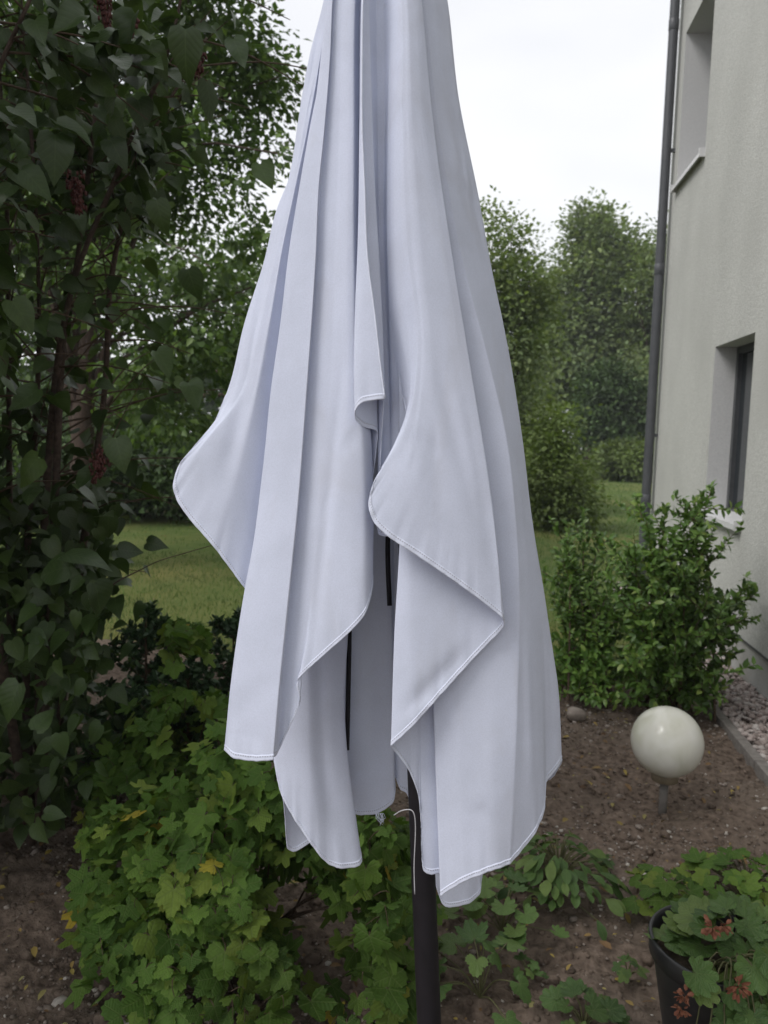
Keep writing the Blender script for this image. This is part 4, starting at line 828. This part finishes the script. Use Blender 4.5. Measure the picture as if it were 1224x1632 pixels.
leaf_objs('leaf', LP[near], LA[near], leafN(len(near), q), q.uniform(.055, .088, len(near)), HEARTS, M['lilac'], lil)
o = link('foliage', leaf_mesh('foliage', LP[rest], LA[rest], leafN(len(rest), q), q.uniform(.05, .085, len(rest)), HEARTS[0], True), M['lilac'], lil); o['kind'] = 'stuff'
# shaded inner leaves low down and behind, filling the bush
n = 2600; pp = np.array([U(x, y, t_) for x, y, t_ in zip(q.uniform(-160, 250, n), q.uniform(-120, 1290, n), q.uniform(2.6, 3.7, n))]); v = (pp-CAMLOC)@R3
px = 612+F*v[:, 0]/-v[:, 2]; py = 816-F*v[:, 1]/-v[:, 2]; k = (pp[:, 2] > .1) & (px < np.where(py < 850, 240, 175)+q.normal(0, 40, n)) & (((vnoise(pp, 5, 91) > .15) & ((py < 360) | (q.uniform(size=n) < .2))) | (py > 850)); pp = pp[k]; n = len(pp)
o = link('inner_foliage', leaf_mesh('inner_foliage', pp, q.normal(0, .6, (n, 3))+[0, 0, -.5], leafN(n, q), q.uniform(.06, .1, n), HEARTS[1], True), M['lilac'], lil); o['kind'] = 'stuff'
# unseen lilac leaves added at left for shade; low ones close over the ground
n = 19000; pp = np.stack([q.uniform(-3.6, -1.15, n), q.uniform(1.15, 4.2, n), q.uniform(.35, 4.6, n)], 1); v = (pp-CAMLOC)@R3
px = 612+F*v[:, 0]/-v[:, 2]; k = ((v[:, 2] > -.05) | (px < -90)) & (np.hypot(pp[:, 0], pp[:, 1]) > 1.5) & (vnoise(pp, 3, 95) > -.5); pp = pp[k]; n = len(pp)
o = link('shading_foliage', leaf_mesh('shading_foliage', pp, q.normal(0, .6, (n, 3))+[0, 0, -.5], q.normal(0, .5, (n, 3))+[0, 0, 1], q.uniform(.09, .14, n), HEARTS[1], True), M['lilac'], lil); o['kind'] = 'stuff'
n = 1900; pp = np.array([U(x, y, t_) for x, y, t_ in zip(q.uniform(-120, 190, n), q.uniform(770, 1330, n), q.uniform(2.3, 3.6, n))]); v = (pp-CAMLOC)@R3
px = 612+F*v[:, 0]/-v[:, 2]; py = 816-F*v[:, 1]/-v[:, 2]; k = (pp[:, 2] > .12) & (px < 175-.16*(py-900)+q.normal(0, 25, n)); pp = pp[k]; n = len(pp)
o = link('low_foliage', leaf_mesh('low_foliage', pp, q.normal(0, .6, (n, 3))+[0, 0, -.6], leafN(n, q), q.uniform(.05, .085, n), HEARTS[0], True), M['lilac'], lil); o['kind'] = 'stuff'
# single leaves one can pick out
pick = [(215, 22, 2.0, -.5, -1, .105), (178, 55, 2.0, -.15, -1, .10), (240, 72, 2.05, .45, -1, .085), (296, 48, 1.95, -.05, -1, .11), (372, 62, 2.1, .4, -1, .09), (330, 130, 2.1, .2, -1, .10), (20, 190, 1.9, -1, .1, .10), (90, 196, 1.9, .9, -.5, .10), (88, 215, 1.9, .1, -1, .11), (28, 262, 1.95, .5, -1, .085), (300, 430, 2.3, .3, -1, .09), (415, 262, 2.3, .4, -1, .08),
        (110, 905, 2.0, -1, -.1, .115), (150, 930, 2.05, .2, -.7, .095), (105, 885, 2.0, .9, .2, .105), (185, 700, 2.2, .3, -1, .10), (60, 730, 2.1, -.6, -.6, .11), (30, 1090, 2.0, -.4, -1, .11), (150, 745, 2.2, -.5, -.7, .09), (250, 320, 2.3, .2, -1, .09), (220, 160, 2.2, .3, -1, .09), (140, 470, 2.3, -.2, -1, .09), (250, 560, 2.4, .6, -.8, .09), (300, 610, 2.4, .5, -.9, .09), (20, 480, 2.1, .6, -.9, .1), (60, 620, 2.2, -.7, -.7, .1)]
right, upv = R3@np.array([1.0, 0, 0]), np.array([0, 0, 1.0])
leaf_objs('leaf', np.array([U(*p[:3]) for p in pick]), np.array([right*p[3]+upv*p[4]+fwd*q.uniform(-.3, .2) for p in pick]), np.array([np.array([0, 0, .7])-fwd*.8+q.normal(0, .25, 3) for p in pick]), np.array([p[5] for p in pick]), HEARTS, M['lilac'], lil)
for (px, py, t_, ln) in ((208, 50, 2.15, .07), (116, 300, 2.1, .10), (163, 742, 2.2, .08), (312, 108, 2.3, .06), (165, 15, 2.2, .08), (150, 130, 2.4, .09)):
    top = U(px, py-20, t_); n = 130; ax = np.array([q.normal(0, .2), q.normal(0, .2), -1]); ax /= np.linalg.norm(ax)
    u = q.uniform(0, 1, n); pp = top+ax*u[:, None]*ln+unit(q.normal(size=(n, 3)))*((.036*(1-u*.6))*q.uniform(.3, 1, n))[:, None]
    V, Fc = ICO; Wv = (pp[:, None]+V[None]*np.array([.004, .004, .0075])*q.uniform(.7, 1.2, (n, 1, 1))).reshape(-1, 3)
    link('seed_cluster', mesh_np('seed_cluster', Wv, (np.arange(n)[:, None, None]*len(V)+Fc[None]).reshape(-1, 3), 3, True), M['seed'], lil)

# ------------------------------------------------------------------ currant bushes
def leafy_bush(name, label, base, blobs, nleaf, nobj, size, tps, lo, mat, seed, stem_mat, cat='shrub', face=.55, nstem=16, group=None, gap=-1.2, gapf=9):
    q = np.random.default_rng(seed); base = np.asarray(base, float); root = empty(name, base, label, cat, group)
    P = []; Nn = []
    vol = np.array([b_[3]*b_[4]*b_[5] for b_ in blobs])**.67; vol /= vol.sum()
    for b_, f in zip(blobs, vol):
        n = int(nleaf*f); d = unit(q.normal(size=(n, 3))); d[:, 2] = np.where(d[:, 2] < -.3, -d[:, 2], d[:, 2]); rr = q.uniform(.25, 1, n)**.35
        P.append(np.array(b_[:3])+d*rr[:, None]*np.array(b_[3:6])*(1+.12*vnoise(d, 3, seed)[:, None])); Nn.append(d)
    P = np.concatenate(P); Nn = np.concatenate(Nn); k = (P[:, 2] > .05) & (vnoise(P, gapf, seed+1) > gap); P, Nn = P[k], Nn[k]; n = len(P)
    toc = unit(CAMLOC-P); Nn = unit(Nn*.55+np.array([0, 0, .75])+toc*face*.4+q.normal(0, .28, (n, 3)))
    A = q.normal(size=(n, 3))*.6+np.array([0, 0, -.55])+Nn*np.array([1, 1, 0])
    S = size*q.uniform(.6, 1.25, n)
    order = np.argsort((P-CAMLOC)@fwd-.25*P[:, 2]); a, b2 = order[:nobj], order[nobj:]
    leaf_objs('leaf', P[a], A[a], Nn[a], S[a], tps, mat, root)
    if len(b2): o = link('foliage', leaf_mesh('foliage', P[b2], A[b2], Nn[b2], S[b2], lo, True), mat, root); o['kind'] = 'stuff'
    T = Tubes()
    for i in range(nstem):
        tip = P[q.integers(n)]; b0 = base+np.array([*q.normal(0, .05, 2), -.02]); T.add(spline([b0, b0+(tip-b0)*[.4, .4, .55], tip], 12), np.linspace(.0045, .0015, 12), 5)
    for i in order[:nobj]: # leaf stalks
        T.add(spline([P[i], P[i]-A[i]/np.linalg.norm(A[i])*.02-Nn[i]*.012, P[i]-A[i]/np.linalg.norm(A[i])*.03-Nn[i]*.05], 4), .0011, 4)
    link('stems', T.mesh('stems'), stem_mat, root)
    return root
cb = gz(400, 2.15)
leafy_bush('currant_bush', 'currant bush with lobed bright green leaves under the parasol', cb,
    [blob(390, 1440, 2.12, .36, .26, .30), blob(230, 1440, 2.2, .2, .22, .26), blob(560, 1430, 2.0, .15, .2, .26), blob(420, 1250, 2.2, .2, .2, .16), blob(330, 1580, 2.0, .34, .2, .22), blob(590, 1600, 1.95, .12, .14, .14), blob(510, 1390, 2.15, .24, .2, .24), blob(640, 1480, 2.15, .1, .15, .25)], 1900, 300, .085, CURRANTS, CURR_LO, M['currant'], 81, M['twig'], nstem=26)
leafy_bush('currant_bush', 'second currant bush behind the first, in front of the lawn', gz(300, 2.75),
    [blob(300, 1190, 2.7, .22, .2, .22), blob(295, 1040, 2.8, .09, .12, .14), blob(220, 1260, 2.7, .22, .2, .2)], 420, 170, .085, CURRANTS, CURR_LO, M['currant'], 82, M['twig'])

# yew tops behind the currants
def yew(label, px, py, t, h, wd, seed):
    q = np.random.default_rng(seed); tip = U(px, py, t); base = np.array([tip[0], tip[1], 0.0]); root = empty('yew_shrub', base, label, 'shrub', 'dark yews behind the currants'); T = Tubes(); P = []; A = []
    for i in range(46):
        z = q.uniform(.15, .98); d = q.uniform(0, 6.28); ln = wd*(1.15-z)*q.uniform(.6, 1.2)+.04; s = base+np.array([0, 0, tip[2]*z]); e = s+np.array([math.cos(d)*ln, math.sin(d)*ln, ln*.8]); pl = spline([s, (s+e)/2+[0, 0, .0], e], 8); T.add(pl, np.linspace(.004, .0015, 8), 4)
        m = 60; u = q.uniform(.1, 1, m); P.append(s+(e-s)*u[:, None]); A.append(unit(e-s)*.5+unit(q.normal(size=(m, 3))))
    T.add([base, base+[0, 0, tip[2]*.98]], [.012, .003], 6); link('stems', T.mesh('stems'), M['twig'], root)
    P = np.concatenate(P); A = np.concatenate(A); n = len(P)
    o = link('foliage', leaf_mesh('foliage', P, A, q.normal(size=(n, 3)), q.uniform(.025, .04, n), ELLIPT), M['yew'], root); o['kind'] = 'stuff'
yew('dark yew seedling beside the lilac stems', 232, 985, 3.2, .5, .2, 1)
yew('dark yew close against the parasol hem', 372, 1000, 3.1, .5, .24, 2)
yew('low dark yew between the two taller ones', 300, 1075, 3.0, .4, .26, 3)

yew('low dark yew at the foot of the lilac', 205, 1120, 2.95, .4, .24, 4)
yew('spreading dark yew under the second currant bush', 255, 1150, 3.3, .4, .3, 5)

# ------------------------------------------------------------------ small garden plants
def rosette(name, label, base, nl, size, tps, mat, seed, spread, hgt, cat='plant', group=None):
    q = np.random.default_rng(seed); base = np.asarray(base, float); root = empty(name, base, label, cat, group); T = Tubes(); P = []; A = []; Nn = []; S = []
    for i in range(nl):
        a = i*2.4+q.normal(0, .3); rr = spread*math.sqrt((i+.6)/nl)*q.uniform(.8, 1.15); z = hgt*(1-.75*(rr/spread)**2)*q.uniform(.75, 1.15)+.02
        e = base+np.array([math.cos(a)*rr, math.sin(a)*rr, z]); T.add(spline([base, base+(e-base)*[.4, .4, .75], e], 8), np.linspace(.0025, .0016, 8), 5)
        P.append(e); o_ = np.array([math.cos(a), math.sin(a), -.25]); A.append(o_+q.normal(0, .15, 3)); Nn.append(np.array([o_[0]*.45, o_[1]*.45-.15, 1])+q.normal(0, .2, 3)); S.append(size*q.uniform(.65, 1.2))
    link('stems', T.mesh('stems'), M['stem_green'], root); leaf_objs('leaf', np.array(P), np.array(A), np.array(Nn), np.array(S), tps, mat, root); return root
rosette('garden_plant', 'clump of long-leaved perennials between parasol and globe lamp', G(888, 1425), 120, .062, LANCE, M['pot_leaf'], 101, .18, .16)
rosette('garden_plant', 'scalloped-leaved plant right beside the parasol pole hem', G(800, 1485), 17, .085, SCALLOPS, M['pot_leaf'], 102, .17, .11)
rosette('garden_plant', 'lobed seedling plant at the foot of the parasol pole', G(765, 1590), 13, .095, CURRANTS, M['pot_leaf'], 103, .16, .13)
rosette('garden_plant', 'low leafy seedling on bare soil before the pot', G(930, 1640), 16, .06, SCALLOPS, M['pot_leaf'], 104, .09, .06)
rosette('strawberry_plant', 'light green strawberry plant behind the black pot, beside the bare soil', G(1060, 1452), 30, .08, CURRANTS, M['currant'], 105, .13, .10, group='strawberries behind the pot')
rosette('strawberry_plant', 'light green strawberry plant behind the black pot, towards the house', G(1190, 1440), 44, .085, CURRANTS, M['currant'], 106, .2, .12, group='strawberries behind the pot')
for i, (px, py) in enumerate(((1000, 1560), (960, 1385), (840, 1560))):
    rosette('weed', ('tiny weed beside the black pot', 'tiny weed between perennials and globe lamp', 'tiny weed on soil beside the parasol pole')[i], G(px, py), 9, .035, CURRANTS, M['pot_leaf'], 110+i, .04, .03, cat='weed')
# black pot and its plant
pc = U(1142, 1500, 1.88); pot_h = pc[2]; pbz = np.array([pc[0], pc[1], 0.0])
pot = empty('plant_pot', pbz, 'black plastic plant pot holding the orange-flowered plant', 'pot')
def lathe(name, prof, ctr, mat, parent, n=48):
    a = np.linspace(0, 2*np.pi, n, endpoint=False); V = np.array([[ctr[0]+r*math.cos(t_), ctr[1]+r*math.sin(t_), z] for r, z in prof for t_ in a]); m = len(prof)
    i = np.arange(m-1)[:, None]*n; j = np.arange(n)[None]; k = (j+1) % n
    return link(name, mesh_np(name, V, np.stack([i+j, i+k, i+n+k, i+n+j], -1).reshape(-1, 4), 4, True), mat, parent)
Rp = .155; h = pot_h
lathe('shell', [(.001, .006), (.105, .004), (.108, .012), (.145, h-.05), (.146, h-.048), (.140, h-.05), (.138, h-.09), (.001, h-.0905)][:6]+[(.104, .03)], pbz, M['pot'], pot)
lathe('rim', [(.1465, h-.05), (Rp, h-.046), (Rp+.003, h-.004), (Rp, h), (Rp-.006, h), (Rp-.009, h-.03), (.139, h-.052)], pbz, M['pot'], pot)
lathe('potting_soil', [(.0005, h-.05), (.06, h-.052), (.139, h-.058)], pbz, M['soil'], pot)
fp = rosette('potted_plant', 'scalloped-leaf plant with faded orange flowers in the black pot', pbz+[.045, 0, h-.06], 44, .10, SCALLOPS, M['pot_leaf'], 121, .15, .10)
q = np.random.default_rng(9); P = []; A = []; Nn = []
# shoots hanging over the front of the pot
T = Tubes()
for i in range(26):
    px, py = q.uniform(1105, 1270), q.uniform(1520, 1680); e = U(px, py, 1.70+q.uniform(-.03, .03)); P.append(e); A.append(np.array([q.normal(0, .5), -.3, -.6])); Nn.append(np.array([q.normal(0, .3), -.7, .7]))
    T.add(spline([pbz+[q.normal(0, .04), -.06, h-.05], [(pbz[0]+e[0])/2, (pbz[1]*.3+e[1]*.7), h+.05], e], 10), .0018, 5)
link('stems', T.mesh('stems'), M['stem_green'], fp); leaf_objs('leaf', np.array(P), np.array(A), np.array(Nn), q.uniform(.055, .09, len(P)), SCALLOPS, M['pot_leaf'], fp)
PET = [strip_leaf([(0, 0), (.3, .22), (.7, .3), (1, 0)], .4, -.2)]
for (px, py, t_, s) in ((1091, 1588, 1.66, .022), (1088, 1610, 1.66, .02), (1176, 1572, 1.67, .026), (1135, 1478, 1.74, .024), (1155, 1476, 1.76, .02), (1078, 1447, 2.1, .016)):
    ctr = U(px, py, t_); n = 30; d = unit(q.normal(size=(n, 3))+[0, -.3, .1])
    link('flower', leaf_mesh('flower', np.tile(ctr, (n, 1))+d*s*q.uniform(0, .6, (n, 1)), d+[0, 0, -.5], q.normal(size=(n, 3)), s*q.uniform(.4, .85, n), PET[0]), M['flower'], fp)

# ------------------------------------------------------------------ thin damp haze over the whole garden
hm = bpy.data.materials.new('haze'); hm.use_nodes = True; t = hm.node_tree; t.nodes.clear()
ho = t.nodes.new('ShaderNodeOutputMaterial'); hv_ = t.nodes.new('ShaderNodeVolumePrincipled'); hv_.inputs['Color'].default_value = (0.92, 0.95, 1.0, 1); hv_.inputs['Density'].default_value = 0.0014
t.links.new(hv_.outputs[0], ho.inputs['Volume'])
hz_ = box_obj('haze', (-90, -24, -1.2), (90, 92, 12.5), hm); hz_['kind'] = 'stuff'; tag(hz_, 'thin pale haze hanging over the garden', 'haze')
